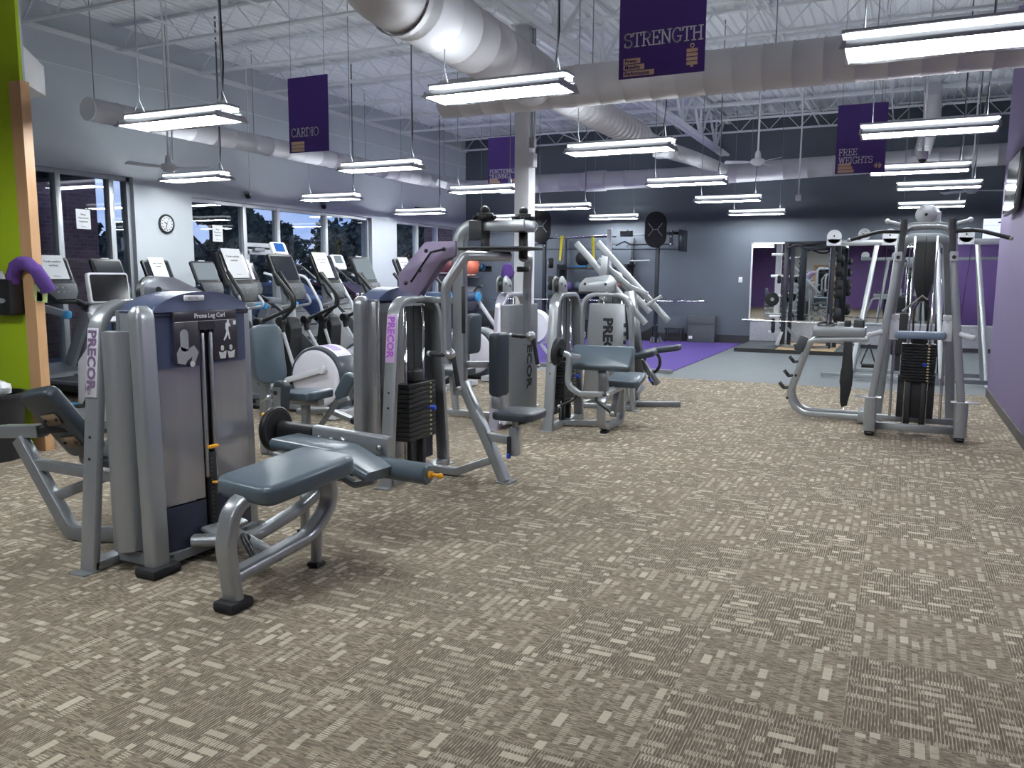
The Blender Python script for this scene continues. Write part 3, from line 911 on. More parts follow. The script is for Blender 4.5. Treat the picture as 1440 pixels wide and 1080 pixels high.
for lb, y, z in (('small black dome camera above the second window frame', 11.72, 3.02), ('small black dome camera above the clock side of the entrance window', 13.9, 3.0)):
    t = thing('security_camera', lb, 'camera', (XL, y, z), world=True)
    m = MB(); m.box((XL + .05, y, z + .05), (.1, .08, .06), bev=.01); m.build('bracket', GREY, t)
    m = MB(); m.sphere((XL + .07, y, z), .055, seg=14); m.build('dome', SCREEN, t)
# thin conduit rods dropping from the roof on the left
for i, (x, y, z, lb) in enumerate([(-10.6, 11.4, 2.98, 'thin white conduit rod dropping to the camera above the second window'), (-9.5, 8.70, 3.2, 'thin white conduit beside the fan rod')]):
    m = MB(); m.tube([(x, y, z), (x, y, 5.33)], .012, 8)
    tag(m.build('conduit', WHITE), lb, 'conduit')
# ------------------------------------------------------------------ strength machines
SMOKE = mat('smoked_panel', lin(168, 167, 172), .2, .55, .14, 2.2, stretch=(6, 6, .25), coat=.15)
LABELW = mat('label_silver', lin(206, 203, 212), .3, .1, .03)
LABELP = mat('label_lavender', lin(214, 182, 226), .35, .0, .06, 12)
LETP = mat('label_letters', lin(112, 92, 122), .4, 0, 0)
RUBBERF = mat('rubber_foot', lin(28, 29, 32), .7, 0, .1)

def uframe(t, c, d, n, L=.86, h=1.42, wid=.105, th=.045, name='side_frame', m=None, tk=.66):
    """arched rectangular-tube frame standing on the floor: c centre, d along, n across"""
    c, d, n = V((c[0], c[1], 0)), V(d), V(n); z = V((0, 0, 1))
    p = fil([c - d * L / 2, c - d * (L / 2 * tk) + z * (h - th / 2), c + d * (L / 2 * tk) + z * (h - th / 2), c + d * L / 2], .17, 7)
    b = MB(); b.sweep(p, rrect(wid, th, .008), side=n)
    b.bar(c - d * L / 2 + z * .03, c + d * L / 2 + z * .03, wid, .05)
    for s in (-1, 1):
        b.box(c + d * s * (L / 2 + .03) + z * .004, (abs(d.x) * .1 + abs(n.x) * wid + .01, abs(d.y) * .1 + abs(n.y) * wid + .01, .008))
    o = b.build(name, m or SILVER, t)
    bb = MB()
    for s in (-1, 1):
        for q in (.42, .5):
            a = c + d * s * (L / 2 * (1 - (1 - tk) * q) + th / 2 + .001) + z * (h * q)
            bb.cyl(a, a + d * s * .004, .008, 10)
    bb.build('bolt', BLACK, o)
    return o

def stack(t, c, d, n, w=.38, z0=.30, z1=.76, dep=.13, pin=BLUEK, rodtop=1.36, nplate=12, pinz=.52, sidefacing=1):
    """weight stack on two guide rods"""
    c, d, n = V((c[0], c[1], 0)), V(d), V(n); z = V((0, 0, 1))
    sz = lambda a, b, cc: (abs(d.x) * a + abs(n.x) * b, abs(d.y) * a + abs(n.y) * b, cc)
    b = MB(); ph = (z1 - z0) / nplate
    for k in range(nplate):
        b.box(c + z * (z0 + ph * (k + .5)), sz(w, dep, ph * .9), bev=.004, seg=1)
    o = b.build('weight_stack', BLACKMET, t)
    lab = MB()
    for k in range(nplate):
        lab.box(c + d * (w * .30) + n * (dep / 2 + .001) + z * (z0 + ph * (k + .5)), sz(.02, .002, .014))
    lab.build('number_decal', mat('decal_cream', lin(214, 200, 150), .6, 0, 0), o)
    r = MB()
    for s in (-1, 1):
        r.tube([c + d * s * w * .32 + z * .06, c + d * s * w * .32 + z * rodtop], .012, 10)
    r.build('guide_rod', CHROME, t)
    f = MB()
    for s in (-1, 1):
        f.box(c + d * s * w * .22 + z * (z0 / 2 + .03), sz(.05, .06, z0 - .06), bev=.004)
    f.build('stack_riser', BLACK, t)
    k = MB(); k.box(c + z * (z1 + .05), sz(.16, .08, .1), bev=.02); k.build('stack_head', BLACK, t)
    q = MB(); a = c + d * (w * .2) + n * (dep / 2) + z * pinz
    q.tube([a, a + n * .05], .006, 8); q.cyl(a + n * .03, a + n * .07, .02, 12, bev=.005); q.build('selector_pin', pin, t)
    cb = MB(); cb.tube([c + z * (z1 + .1), c + z * rodtop], .004, 6); cb.build('cable', BLACK, t)

def footpad(t, p, s=(.13, .10), h=.05):
    b = MB(); b.box((p[0], p[1], h / 2), (s[0], s[1], h), bev=.018, seg=2); b.build('foot', RUBBERF, t)

def maker(b, o, ux, uy, size=.105, sub=True, bold=.004):
    """the maker's name running down the frame: reading direction ux"""
    b.text('PRECOR', size, o, ux, uy, .002, bold, 1.05)
    return b

# ===== prone leg curl (nearest tower with placard)
T1 = thing('prone_leg_curl_machine', 'silver and navy leg curl machine with grey bench, nearest the viewer', 'gym machine', (-3.4, 3.3, 0), world=True)
def disco_tower(t, X0, y0, y1, f, placard=True, depth=.27):
    """selectorised tower: rounded posts at y0 and y1 in plane X, front facing f (+1 is +x)"""
    zt = 1.425
    b = None
    for y in (y0, y1):
        b = MB(); X = X0 - (f * .09 if y == y1 and placard else 0)
        b.sweep([(X, y, .03), (X - f * .02, y, zt - .07), (X - f * .025, y, zt - .03), (X - f * .03, y, zt)], rrect(.09, .115, .024, 3), side=(1, 0, 0), scales=[1, 1, .96, .55])
        b.build('post', SILVER, t)
        if placard or y == y0:
            footpad(t, (X + f * .005, y), (.15, .19), .055)
    xm = X0 - f * .02
    # bowed smoked shroud (front) and returns
    def bow(k, dx=0.0):       # k 0..1 across the width
        return xm + f * (.03 * (1 - (2 * k - 1) ** 2) + dx)
    m = 14; ya, yb = y0 + .05, y1 - .05
    def panel(z0, z1, gap=None, dx=0.0, back=True):
        q = MB(); out = []
        spans = [(0, 1)] if gap is None else [(0, .5 - gap), (.5 + gap, 1)]
        for s0, s1 in spans:
            ks = [s0 + (s1 - s0) * i / m for i in range(m + 1)]
            fr = [(bow(k, dx), ya + (yb - ya) * k) for k in ks]
            bk = [(bow(k, dx) - f * .012, ya + (yb - ya) * k) for k in reversed(ks)]
            q.prism([(x, y) for x, y in fr + bk], z1 - z0, (0, 0, (z0 + z1) / 2), (1, 0, 0), (0, 1, 0))
        return q
    panel(.34, 1.09, .06).build('smoked_panel', SMOKE, t)
    panel(.09, .33, .06, .004).build('lower_panel', NAVYD, t)
    panel(1.09, 1.40, .055, .006).build('upper_panel', NAVY, t)
    # side returns
    for y, s in ((y0, 1), (y1, -1)):
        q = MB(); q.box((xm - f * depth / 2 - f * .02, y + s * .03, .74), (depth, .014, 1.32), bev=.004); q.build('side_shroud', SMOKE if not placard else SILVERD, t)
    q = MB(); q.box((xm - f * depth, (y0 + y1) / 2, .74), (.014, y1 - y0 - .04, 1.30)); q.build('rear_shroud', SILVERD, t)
    # arched navy cap
    n = 16; yc = (y0 + y1) / 2; hw = (y1 - y0) / 2 + .0
    out = [(-hw + .03, 1.36)]
    for i in range(n + 1):
        a = -1 + 2 * i / n
        out.append((a * (hw - .02), 1.395 + .10 * (1 - abs(a) ** 2.4)))
    out.append((hw - .03, 1.36))
    q = MB(); q.prism(out, depth + .05, (xm - f * (depth / 2 - .01), yc, 0), (0, 1, 0), (0, 0, 1), .03, 3)
    cap = q.build('cap', NAVY, t)
    return bow, ya, yb
bow, ya, yb = disco_tower(T1, -3.50, 2.97, 3.74, 1, True, .20)
# placard with pictograms
m = MB(); xp = -3.476
for a, b_ in ((3.13, 3.305), (3.405, 3.585)):
    m.box((xp, (a + b_) / 2, 1.225), (.012, b_ - a, .235), bev=.004)
m.box((xp, 3.357, 1.36), (.012, .455, .06), bev=.004)
m.box((xp, 3.355, 1.31), (.012, .12, .05))
pl = m.build('placard', PLACARD, T1)
m = MB(); m.text('Prone Leg Curl', .036, (xp + .0075, 3.27, 1.352), (0, 1, 0), (0, 0, 1), .001, .0006); m.box((xp + .007, 3.357, 1.335), (.002, .44, .002)); m.build('title', TEXTW, pl)
pg = MB(); x = xp + .007
pg.pad((x, 3.195, 1.235), (0, 1, 0), (0, 0, 1), .055, .12, .002, .025, 0)
pg.prism([(-.075, .015), (-.05, .05), (0, .03), (.045, .05), (.075, .01), (.045, -.05), (.02, -.05), (.03, -.01), (-.005, -.03), (-.02, -.05), (-.07, -.04)], .002, (x, 3.215, 1.155), (0, 1, 0), (0, 0, 1))
pg.build('pictogram', mat('pictogram_grey', lin(150, 150, 156), .5, 0, 0), pl)
pg = MB()
for yy in (3.465, 3.53):
    pg.pad((x, yy, 1.175), (0, 1, 0), (0, 0, 1), .022, .03, .002, .01, 0)
    pg.prism([(-.028, .012), (.0, .004), (.03, .014), (.022, -.03), (-.018, -.03)], .002, (x, yy, 1.145), (0, 1, 0), (0, 0, 1))
pg.sphere((x, 3.245, 1.105), .018, (.1, 1, 1), 12)
pg.build('pictogram', mat('pictogram_light', lin(205, 205, 210), .5, 0, 0), pl)
pg = MB()
pg.sphere((x, 3.515, 1.325), .0085, (.15, 1, 1.2), 10)
pg.prism([(-.016, .0), (-.012, .032), (.012, .032), (.024, .012), (.018, .008), (.008, .016), (.006, -.012), (.012, -.03), (.016, -.058), (.022, -.062), (.010, -.064), (.0, -.03), (-.012, -.052), (-.026, -.068), (-.032, -.064), (-.020, -.044), (-.008, -.016)], .002, (x, 3.51, 1.285), (0, 1, 0), (0, 0, 1))
pg.box((x, 3.565, 1.315), (.002, .02, .024))
pg.build('runner_figure', TEXTW, pl)
# slot with guides, stack, pins
m = MB(); m.box((-3.545, 3.355, .70), (.02, .10, 1.14)); m.prism([(-.05, 0), (.05, 0), (.05, .03), (.03, .055), (-.03, .055), (-.05, .03)], .02, (-3.545, 3.355, 1.27), (0, 1, 0), (0, 0, 1)); m.build('slot_back', BLACK, T1)
m = MB()
for y in (3.332, 3.392): m.box((-3.485, y, .86), (.02, .022, .82), bev=.006)
m.build('slot_guide', STEEL, T1)
m = MB(); m.tube([(-3.50, 3.362, .6), (-3.50, 3.362, 1.28)], .006, 8); m.build('cable', BLACK, T1)
m = MB(); m.box((-3.487, 3.362, .385), (.03, .055, .42), bev=.004); wsk = m.build('weight_ladder', BLACK, T1)
m = MB()
for k in range(15): m.box((-3.4705, 3.35, .22 + k * .024), (.002, .016, .008))
m.build('number_decal', DGREY, wsk)
m = MB(); m.box((-3.468, 3.362, .625), (.03, .07, .018), bev=.006); m.build('increment_lever', YELLOW, T1)
m = MB(); m.tube([(-3.47, 3.35, .42), (-3.43, 3.37, .42)], .008, 8); m.sphere((-3.425, 3.375, .42), .022, (.7, 1, 1), 12); m.build('selector_pin', YELLOW, T1)
m = MB(); m.box((-3.465, 3.27, 1.462), (.012, .14, .03), bev=.012); tag(m.build('badge', LABELW, T1), 'pale badge on the cap'); 
m = MB(); m.text('PRECOR', .02, (-3.458, 3.22, 1.455), (0, 1, 0), (0, 0, 1), .001); m.build('badge_text', GREY, T1)
m = MB(); m.box((-3.44, 3.40, .155), (.10, .28, .025), rot=(0, .25, 0), bev=.01); m.build('kick_plate', SILVER, T1)
m = MB()
for y in (3.05, 3.3, 3.6): m.cyl((-3.485, y, .075), (-3.475, y, .075), .01, 10)
m.box((-3.5, 3.35, .06), (.05, .7, .05)); m.build('base_rail', GREY, T1)
# bench frame
m = MB()
m.sweep(fil([(-2.80, 2.80, .05), (-2.80, 2.765, .32), (-2.79, 2.80, .50), (-2.77, 2.98, .56), (-2.77, 3.1, .565)], [.18, .12, .08], 5), rrect(.105, .062, .026, 4), side=(1, 0, 0))
m.build('front_leg', SILVER, T1)
m = MB()
m.sweep(fil([(-2.80, 2.80, .16), (-2.80, 3.36, .20), (-2.78, 3.55, .36), (-2.76, 3.42, .62)], [.22, .16], 6), rrect(.10, .062, .026, 4), side=(1, 0, 0))
m.build('side_rail', SILVER, T1)
m = MB(); m.tube([(-2.82, 3.44, .03), (-2.81, 3.44, .22)], .03, 12); m.build('rear_leg', SILVER, T1)
m = MB(); m.sweep(fil([(-3.48, 3.2, .12), (-3.2, 3.35, .13), (-3.2, 3.75, .19), (-3.1, 3.95, .34)], [.12, .15], 5), rrect(.09, .06, .024, 4), up=(0, 0, 1)); m.build('cross_rail', SILVER, T1)
m = MB(); m.tube([(-3.26, 3.88, .03), (-3.24, 3.86, .25)], .03, 12); m.build('rear_leg', SILVER, T1)
m = MB(); m.bar((-3.45, 3.40, .14), (-2.82, 3.12, .15), .07, .05); m.build('cross_rail', SILVER, T1)
m = MB(); m.bar((-2.77, 2.95, .545), (-2.77, 3.45, .555), .07, .05); m.bar((-2.77, 3.44, .52), (-3.25, 3.62, .52), .03, .09); m.build('pad_support', SILVER, T1)
footpad(T1, (-2.80, 2.80), (.13, .15), .055); footpad(T1, (-2.82, 3.44), (.08, .08), .03); footpad(T1, (-3.26, 3.88), (.08, .08), .03)
m = MB(); m.pad((-2.735, 3.135, .592), V((.985, -.17, 0)), V((.17, .975, .11)), .42, .585, .098, .07, .03, 4); m.build('chest_pad', VINYL, T1)
m = MB()
m.sweep(fil([(-3.34, 3.82, .585), (-2.86, 3.76, .575), (-2.60, 3.74, .475)], .12, 6), rrect(.26, .065, .03, 3), side=(0, 1, .0)); m.build('thigh_pad', VINYL, T1)
m = MB(); m.cyl((-2.80, 3.90, .475), (-2.36, 3.88, .47), .062, 20, bev=.012); m.build('roller_pad', VINYL, T1)
m = MB(); m.cyl((-2.36, 3.88, .47), (-2.34, 3.88, .47), .02, 12); m.cyl((-2.34, 3.88, .47), (-2.27, 3.877, .47), .011, 12); m.sphere((-2.285, 3.878, .47), .018, (.8, 1, 1), 10); m.build('roller_knob', YELLOW, T1)
m = MB(); m.lathe([(0, 0), (.135, 0), (.145, .012), (.145, .028), (.135, .04), (0, .04)], (-3.56, 3.96, .62), (1, 0, 0), 28); m.build('cam_disc', BLACK, T1)
m = MB(); m.lathe([(.118, -.001), (.126, -.001), (.126, .044), (.118, .044)], (-3.56, 3.96, .62), (1, 0, 0), 28); m.build('cam_scale', DGREY, T1)
m = MB(); m.sweep([(-3.50, 3.97, .615), (-3.24, 3.98, .605)], rrect(.10, .115, .04, 3), up=(0, 0, 1)); m.build('pivot_sleeve', BLACK, T1)
m = MB(); m.sweep([(-3.24, 3.98, .605), (-2.70, 4.0, .575)], rrect(.07, .12, .016, 3), up=(0, 0, 1)); lv = m.build('lever_beam', SILVER, T1)
m = MB()
for xx in (-3.18, -3.09, -3.0, -2.74): m.cyl((xx, 3.945, .60 - (xx + 3.2) * .05), (xx, 3.925, .60 - (xx + 3.2) * .05), .016 if xx != -3.0 else .026, 12)
m.build('bolt', STEEL, lv)
m = MB(); m.bar((-3.45, 3.9, .35), (-2.95, 3.86, .40), .07, .05); m.sweep(fil([(-3.0, 3.86, .42), (-2.85, 3.85, .36), (-2.72, 3.86, .40)], .05), rrect(.05, .04, .012, 2), up=(0, 0, 1)); m.build('lever_arm', SILVERD, T1)
m = MB(); m.tube(fil([(-3.1, 3.22, .19), (-2.98, 3.06, .26), (-2.84, 3.0, .17)], .1, 5), .018, 10); m.build('hand_grip', BLACK, T1)

# ===== leg extension behind it
T0 = thing('leg_extension_machine', 'grey leg extension machine with tilted slate seat back beside the trash bin', 'gym machine', (-4.3, 3.25, 0), world=True)
uframe(T0, (-3.86, 3.27), (0, 1, 0), (1, 0, 0), .86, 1.45)
m = MB(); m.box((-3.86, 2.9317, 1.12), (.085, .008, .37), rot=(-.103, 0, 0), bev=.003); lb = m.build('maker_label', LABELW, T0)
tag(lb, 'silver label lettered PRECOR')
e = V((0, .115, -.99)).normalized() * 1
dz = V((0, -.103, -.995)).normalized()
m = MB(); m.text('PRECOR', .085, V((-3.89, 2.9447, 1.295)), dz, (1, 0, 0), .002, .003, 1.0); m.text('USA', .035, V((-3.875, 2.906, 1.0)), dz, (1, 0, 0), .001, 0, .8); m.build('label_text', LETP, lb)
m = MB()
pr = [(-3.80, 2.99)] + [(-3.71 + .085 * math.cos(R(a)), 2.985 + .085 * math.sin(R(a))) for a in range(200, 345, 12)] + [(-3.62, 2.99)]
m.prism(pr, 1.18, (0, 0, .70), (1, 0, 0), (0, 1, 0)); m.build('shroud', SILVER, T0)
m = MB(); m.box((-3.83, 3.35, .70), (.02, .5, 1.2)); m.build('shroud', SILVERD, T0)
m = MB(); m.box((-3.72, 3.0, .06), (.2, .03, .07)); m.build('base_rail', GREY, T0)
m = MB(); m.prism(fil([(-.20, -.04), (-.20, .09), (-.15, .13), (.02, .12), (.30, .01), (.34, -.04)], .05, 4), .03, (-3.86, 3.47, 1.45), (0, 1, 0), (0, 0, 1), .006); hp = m.build('pulley_plate', SILVER, T0)
m = MB(); m.cyl((-3.845, 3.37, 1.50), (-3.838, 3.37, 1.50), .018, 12); m.build('bolt', BLACK, hp)
m = MB(); m.cyl((-3.91, 3.37, 1.48), (-3.88, 3.37, 1.48), .10, 24); m.build('pulley', BLACK, T0)
stack(T0, (-3.86, 3.27), (0, 1, 0), (1, 0, 0), .36)
m = MB()
m.sweep(fil([(-4.84, 3.15, .58), (-4.42, 3.15, .045), (-3.95, 3.3, .05)], .12, 5), rrect(.07, .085, .01), up=(0, 0, 1)); m.build('main_frame', SILVERD, T0)
m = MB(); m.bar((-4.76, 3.15, .44), (-3.95, 3.25, .40), .06, .06); m.bar((-4.58, 3.15, .24), (-4.25, 3.4, .40), .06, .06); m.bar((-4.25, 3.4, .40), (-3.95, 3.5, .40), .06, .06); m.build('brace', SILVERD, T0)
m = MB(); m.bar((-5.0, 3.15, .615), (-4.70, 3.2, .635), .09, .075); m.build('arm_tube', SILVERD, T0)
m = MB(); m.box((-5.03, 3.15, .612), (.06, .085, .07), bev=.004); m.build('end_cap', BLACK, T0)
m = MB(); m.bar((-4.72, 3.18, .635), (-4.50, 3.22, .66), .04, .04); m.build('adjuster_bar', BLACK, T0)
ux = V((.98, .0, .17)).normalized(); uy = V((.20, -.51, .83)).normalized(); uy = (uy - ux * uy.dot(ux)).normalized()
m = MB(); m.pad((-4.535, 3.225, .70), ux, uy, .28, .50, .085, .05, .02, 3); m.build('seat_back', VINYLD, T0)
nn = ux.cross(uy)
m = MB(); sgn = -1 if nn.y > 0 else 1
for kk in (-.12, .06):
    m.box(V((-4.535, 3.225, .70)) + uy * kk + nn * sgn * .047, (.13, .08, .012), rot=M4((ux, uy, nn)).transposed())
m.build('back_plate', mat('plywood', lin(128, 108, 86), .6), T0)
m = MB()
for kk in (-.12, .06):
    for q in (-.05, .05): m.sphere(V((-4.535, 3.225, .70)) + uy * kk + ux * q + nn * sgn * .055, .011, seg=8)
m.build('bolt', BLACK, T0)
m = MB(); m.pad((-4.50, 3.60, .46), (1, 0, 0), (0, .98, .17), .38, .42, .08, .06, .02, 3); m.build('seat', VINYLD, T0)
m = MB(); m.tube(fil([(-4.1, 3.5, .70), (-4.02, 3.42, .72), (-3.97, 3.6, .66)], .05), .014, 8); m.build('hand_grip', BLACK, T0)

# ===== hip machine tower (facing the windows) with seat
T3 = thing('hip_machine', 'inner thigh machine with upright slate seat back in front of the ellipticals', 'gym machine', (-4.5, 5.55, 0), world=True)
disco_tower(T3, -3.84, 5.28, 6.01, -1, False, .13)
m = MB(); m.box((-3.69, 5.65, .70), (.02, .6, 1.2)); m.build('rear_panel', SMOKE, T3)
m = MB()
for y in (5.30, 5.36): m.sphere((-3.82, y - .06, 1.44), .012, seg=8)
m.build('cap_bolt', LABELW, T3)
m = MB(); m.pad((-4.98, 5.5, .90), (.30, .954, 0), (-.16, .05, .985), .30, .52, .085, .09, .022, 3); m.build('seat_back', VINYL, T3)
m = MB(); m.pad((-4.66, 5.58, .555), (0, 1, 0), (1, 0, .05), .36, .42, .075, .06, .02, 3); m.build('seat', VINYL, T3)
m = MB(); m.bar((-5.04, 5.5, .02), (-5.02, 5.5, .75), .08, .06); m.build('back_post', SILVERD, T3)
m = MB(); m.bar((-4.62, 5.55, .02), (-4.62, 5.55, .52), .06, .06); m.bar((-4.78, 5.55, .50), (-4.45, 5.55, .50), .08, .05); m.build('seat_post', SILVERD, T3)
m = MB(); m.bar((-5.08, 5.52, .03), (-3.9, 5.6, .03), .08, .06); m.build('base_rail', SILVERD, T3)
m = MB(); m.pad((-4.63, 5.26, .585), (.9, .0, .0), (0, .1, 1), .13, .26, .09, .05, .02, 3); m.build('knee_pad', VINYLD, T3)
m = MB(); m.bar((-4.63, 5.21, .18), (-4.63, 5.21, .66), .075, .03, up=(0, 1, 0)); m.bar((-4.63, 5.21, .20), (-4.63, 5.5, .12), .06, .05); pa = m.build('pad_arm', SILVERD, T3)
m = MB(); m.cyl((-4.63, 5.192, .62), (-4.63, 5.18, .62), .018, 12); m.build('bolt', BLACK, pa)
m = MB(); m.pad((-4.36, 5.78, .62), (.50, .05, .86), (.75, .15, -.48), .26, .12, .09, .05, .02, 3); m.build('knee_pad', VINYL, T3)
m = MB(); m.bar((-4.42, 5.74, .50), (-4.62, 5.7, .22), .05, .04); m.bar((-4.44, 5.74, .47), (-4.32, 5.76, .52), .05, .04); m.build('pad_arm', SILVERD, T3)
m = MB(); m.tube(fil([(-5.0, 5.9, .33), (-4.65, 5.9, .37), (-4.35, 5.88, .30)], .2, 5), .032, 12); m.build('foot_bar', SILVER, T3)
m = MB(); m.cyl((-4.37, 5.88, .305), (-4.33, 5.88, .295), .036, 14); m.build('end_cap', BLACK, T3)
m = MB(); m.tube([(-4.95, 5.36, .50), (-4.78, 5.26, .56)], .009, 8); m.sphere((-4.77, 5.26, .565), .022, seg=10); m.build('adjuster_lever', STEEL, T3)
m = MB(); m.sphere((-4.86, 5.3, .40), .024, (1.2, 1, .9), 10); m.build('adjuster_knob', YELLOW, T3)

# ===== chest fly / rear deltoid machine
T2 = thing('chest_fly_machine', 'tall chest fly machine with lavender top arm and weight stack, centre left', 'gym machine', (-3.1, 5.5, 0), world=True)
uframe(T2, (-3.43, 5.45), (0, 1, 0), (1, 0, 0), .86, 1.43)
m = MB(); m.box((-3.43, 5.1117, 1.12), (.085, .008, .36), rot=(-.103, 0, 0), bev=.003); lb = m.build('maker_label', LABELP, T2); tag(lb, 'lavender label lettered PRECOR')
m = MB(); m.text('PRECOR', .082, V((-3.46, 5.1237, 1.285)), dz, (1, 0, 0), .002, .003, 1.0); m.build('label_text', mat('label_violet', lin(176, 96, 208), .4, 0, 0), lb)
stack(T2, (-3.43, 5.43), (0, 1, 0), (1, 0, 0), .40, .31, .76, .15, pinz=.55)
m = MB(); m.box((-3.50, 5.62, .72), (.02, .36, 1.26)); m.build('rear_panel', DGREY, T2)
b = MB()
for yy in (5.515, 5.605):
    b.prism([(-3.62, 1.47), (-3.62, 1.60), (-3.37, 1.85), (-3.10, 1.85), (-3.10, 1.74), (-3.23, 1.70), (-3.44, 1.43)], .012, (0, yy, 0), (1, 0, 0), (0, 0, 1), .002)
o = b.build('top_plate', mat('lavender_plate', lin(160, 146, 178), .4, .25, .06, 4), T2); tag(o, 'lavender angled top plate')
b = MB()
for x, z in ((-3.55, 1.53), (-3.42, 1.63), (-3.36, 1.78), (-3.2, 1.79)): b.cyl((x, 5.505, z), (x, 5.50, z), .016, 12)
b.tube([(-3.50, 5.506, 1.54), (-3.32, 5.506, 1.77), (-3.21, 5.506, 1.79)], .008, 6)
b.build('bolt', BLACK, T2)
b = MB(); b.sweep(fil([(-3.09, 5.56, .66), (-3.09, 5.56, 1.955), (-2.84, 5.56, 1.965)], .17, 8), rrect(.075, .10, .012), side=(0, 1, 0)); b.build('mast', SILVER, T2)
b = MB(); b.box((-2.70, 5.56, 1.955), (.40, .20, .085), bev=.01); b.build('head_beam', SILVER, T2)
b = MB(); b.box((-2.89, 5.5, 1.925), (.11, .14, .14), bev=.008); b.build('head_cap', DGREY, T2)
b = MB(); b.bar((-3.47, 5.56, 1.40), (-3.06, 5.56, 1.40), .06, .05); b.bar((-3.12, 5.56, .90), (-2.84, 5.70, .90), .05, .05); b.build('cross_bar', SILVER, T2)
b = MB(); b.box((-3.03, 5.505, 1.33), (.03, .01, .36), bev=.003); b.build('position_scale', BLACK, T2)
b = MB()
for x, y in ((-2.82, 5.46), (-2.60, 5.66)):
    b.cyl((x, y, 2.0), (x, y, 2.05), .06, 16); b.sphere((x, y, 2.07), .035, seg=12); b.cyl((x, y, 1.72), (x, y, 1.92), .035, 14); b.cyl((x, y, 1.62), (x, y, 1.66), .05, 14)
    for k in range(5):
        a = k * 2 * PI / 5
        b.cyl((x + .075 * math.cos(a), y + .075 * math.sin(a), 2.0), (x + .075 * math.cos(a), y + .075 * math.sin(a), 2.03), .018, 8)
b.build('pivot', BLACK, T2)
b = MB()
b.prism([(-.20, -.16), (.03, -.30), (.36, -.22), (.40, .05), (.10, .30), (-.2, .2)], .022, (-2.82, 5.56, 1.79), (1, 0, 0), (0, 1, 0), .004); b.build('cam_plate', BLACKMET, T2)
b = MB(); b.sphere((-2.78, 5.35, 1.65), .018, (1, 1, 1.5), 8); b.build('adjuster_knob', BLUE, T2)
for nm, pts, y in (('near', [(-2.62, 5.46, 1.73), (-2.80, 5.12, 1.73), (-2.94, 5.08, 1.52), (-2.93, 5.08, .96)], 0), ('far', [(-2.60, 5.66, 1.73), (-2.70, 5.98, 1.73), (-2.73, 6.02, 1.5), (-2.72, 6.02, 1.04)], 0)):
    b = MB(); b.tube(fil(pts, [.05, .12], 6), .036, 10)
    b.build('press_arm', SILVER, T2)
    e = V(pts[-1])
    b = MB(); b.tube([e + V((.03, -.02, .06)), e + V((-.13, -.02, .07))], .017, 10); b.tube([e + V((.05, 0, .05)), e + V((.09, 0, -.16))], .018, 10); b.build('hand_grip', BLACK, T2)
    b = MB(); b.sphere(e + V((-.14, -.02, .07)), .02, seg=10); b.sphere(e + V((.092, 0, -.17)), .02, seg=10); b.sphere(e + V((.03, -.01, .07)), .04, seg=12); b.build('grip_end', STEEL, T2)
b = MB(); b.sweep([(-2.70, 5.57, .01), (-3.07, 5.57, .76)], rrect(.10, .07, .01), side=(0, 1, 0)); b.box((-2.69, 5.57, .006), (.12, .14, .012)); b.build('front_leg', SILVER, T2)
b = MB(); b.sweep(fil([(-3.43, 5.57, .04), (-3.12, 5.57, .04), (-2.80, 5.57, .17)], .1, 4), rrect(.07, .06, .01), side=(0, 1, 0)); b.build('base_rail', SILVER, T2)
b = MB(); b.bar((-2.84, 5.57, .345), (-2.62, 5.57, .335), .06, .06); b.box((-2.62, 5.57, .33), (.07, .08, .22), bev=.006); b.tube([(-2.62, 5.57, .4), (-2.62, 5.57, .52)], .022, 10); b.build('seat_post', SILVER, T2)
b = MB(); b.box((-2.645, 5.52, .29), (.025, .03, .17), bev=.006); b.build('seat_lever', BLACK, T2)
b = MB(); b.box((-2.643, 5.51, .225), (.028, .03, .04), bev=.008); b.build('seat_knob', BLUEK, T2)
b = MB(); b.pad((-2.58, 5.57, .545), (1, 0, 0), (0, 1, 0), .34, .36, .065, .07, .02, 3); b.build('seat', VINYLD, T2)
b = MB(); b.pad((-2.83, 5.72, .90), (.18, .98, 0), (0, 0, 1), .17, .50, .09, .04, .02, 3); b.build('back_pad', VINYLD, T2)
b = MB(); b.box((-2.84, 5.72, .60), (.10, .08, .12), bev=.03); b.build('pad_bracket', SILVER, T2)
# ===== second row of weight towers
def head_plates(t, x, y, d, z=1.47, s=1.0, m=SILVER):
    d = V(d); n = V((-d.y, d.x, 0))
    b = MB()
    for q in (-.035, .035):
        b.prism(fil([(-.11 * s, -.05), (-.11 * s, .09), (-.03, .13), (.10 * s, .06), (.12 * s, -.05)], .05, 4), .01, V((x, y, z)) + n * q, d, (0, 0, 1), .003)
    o = b.build('pulley_plate', m, t)
    b = MB()
    for a, c in ((-.05, .04), (.05, .02)):
        for q in (-1, 1):
            p = V((x, y, z)) + d * a * s + V((0, 0, c)) + n * q * .041
            b.cyl(p, p + n * q * .004, .013, 10)
    b.build('bolt', BLACK, o)
    b = MB(); p = V((x, y, z + .03)) - d * .03; b.cyl(p - n * .02, p + n * .02, .075, 20); b.build('pulley', BLACK, t)

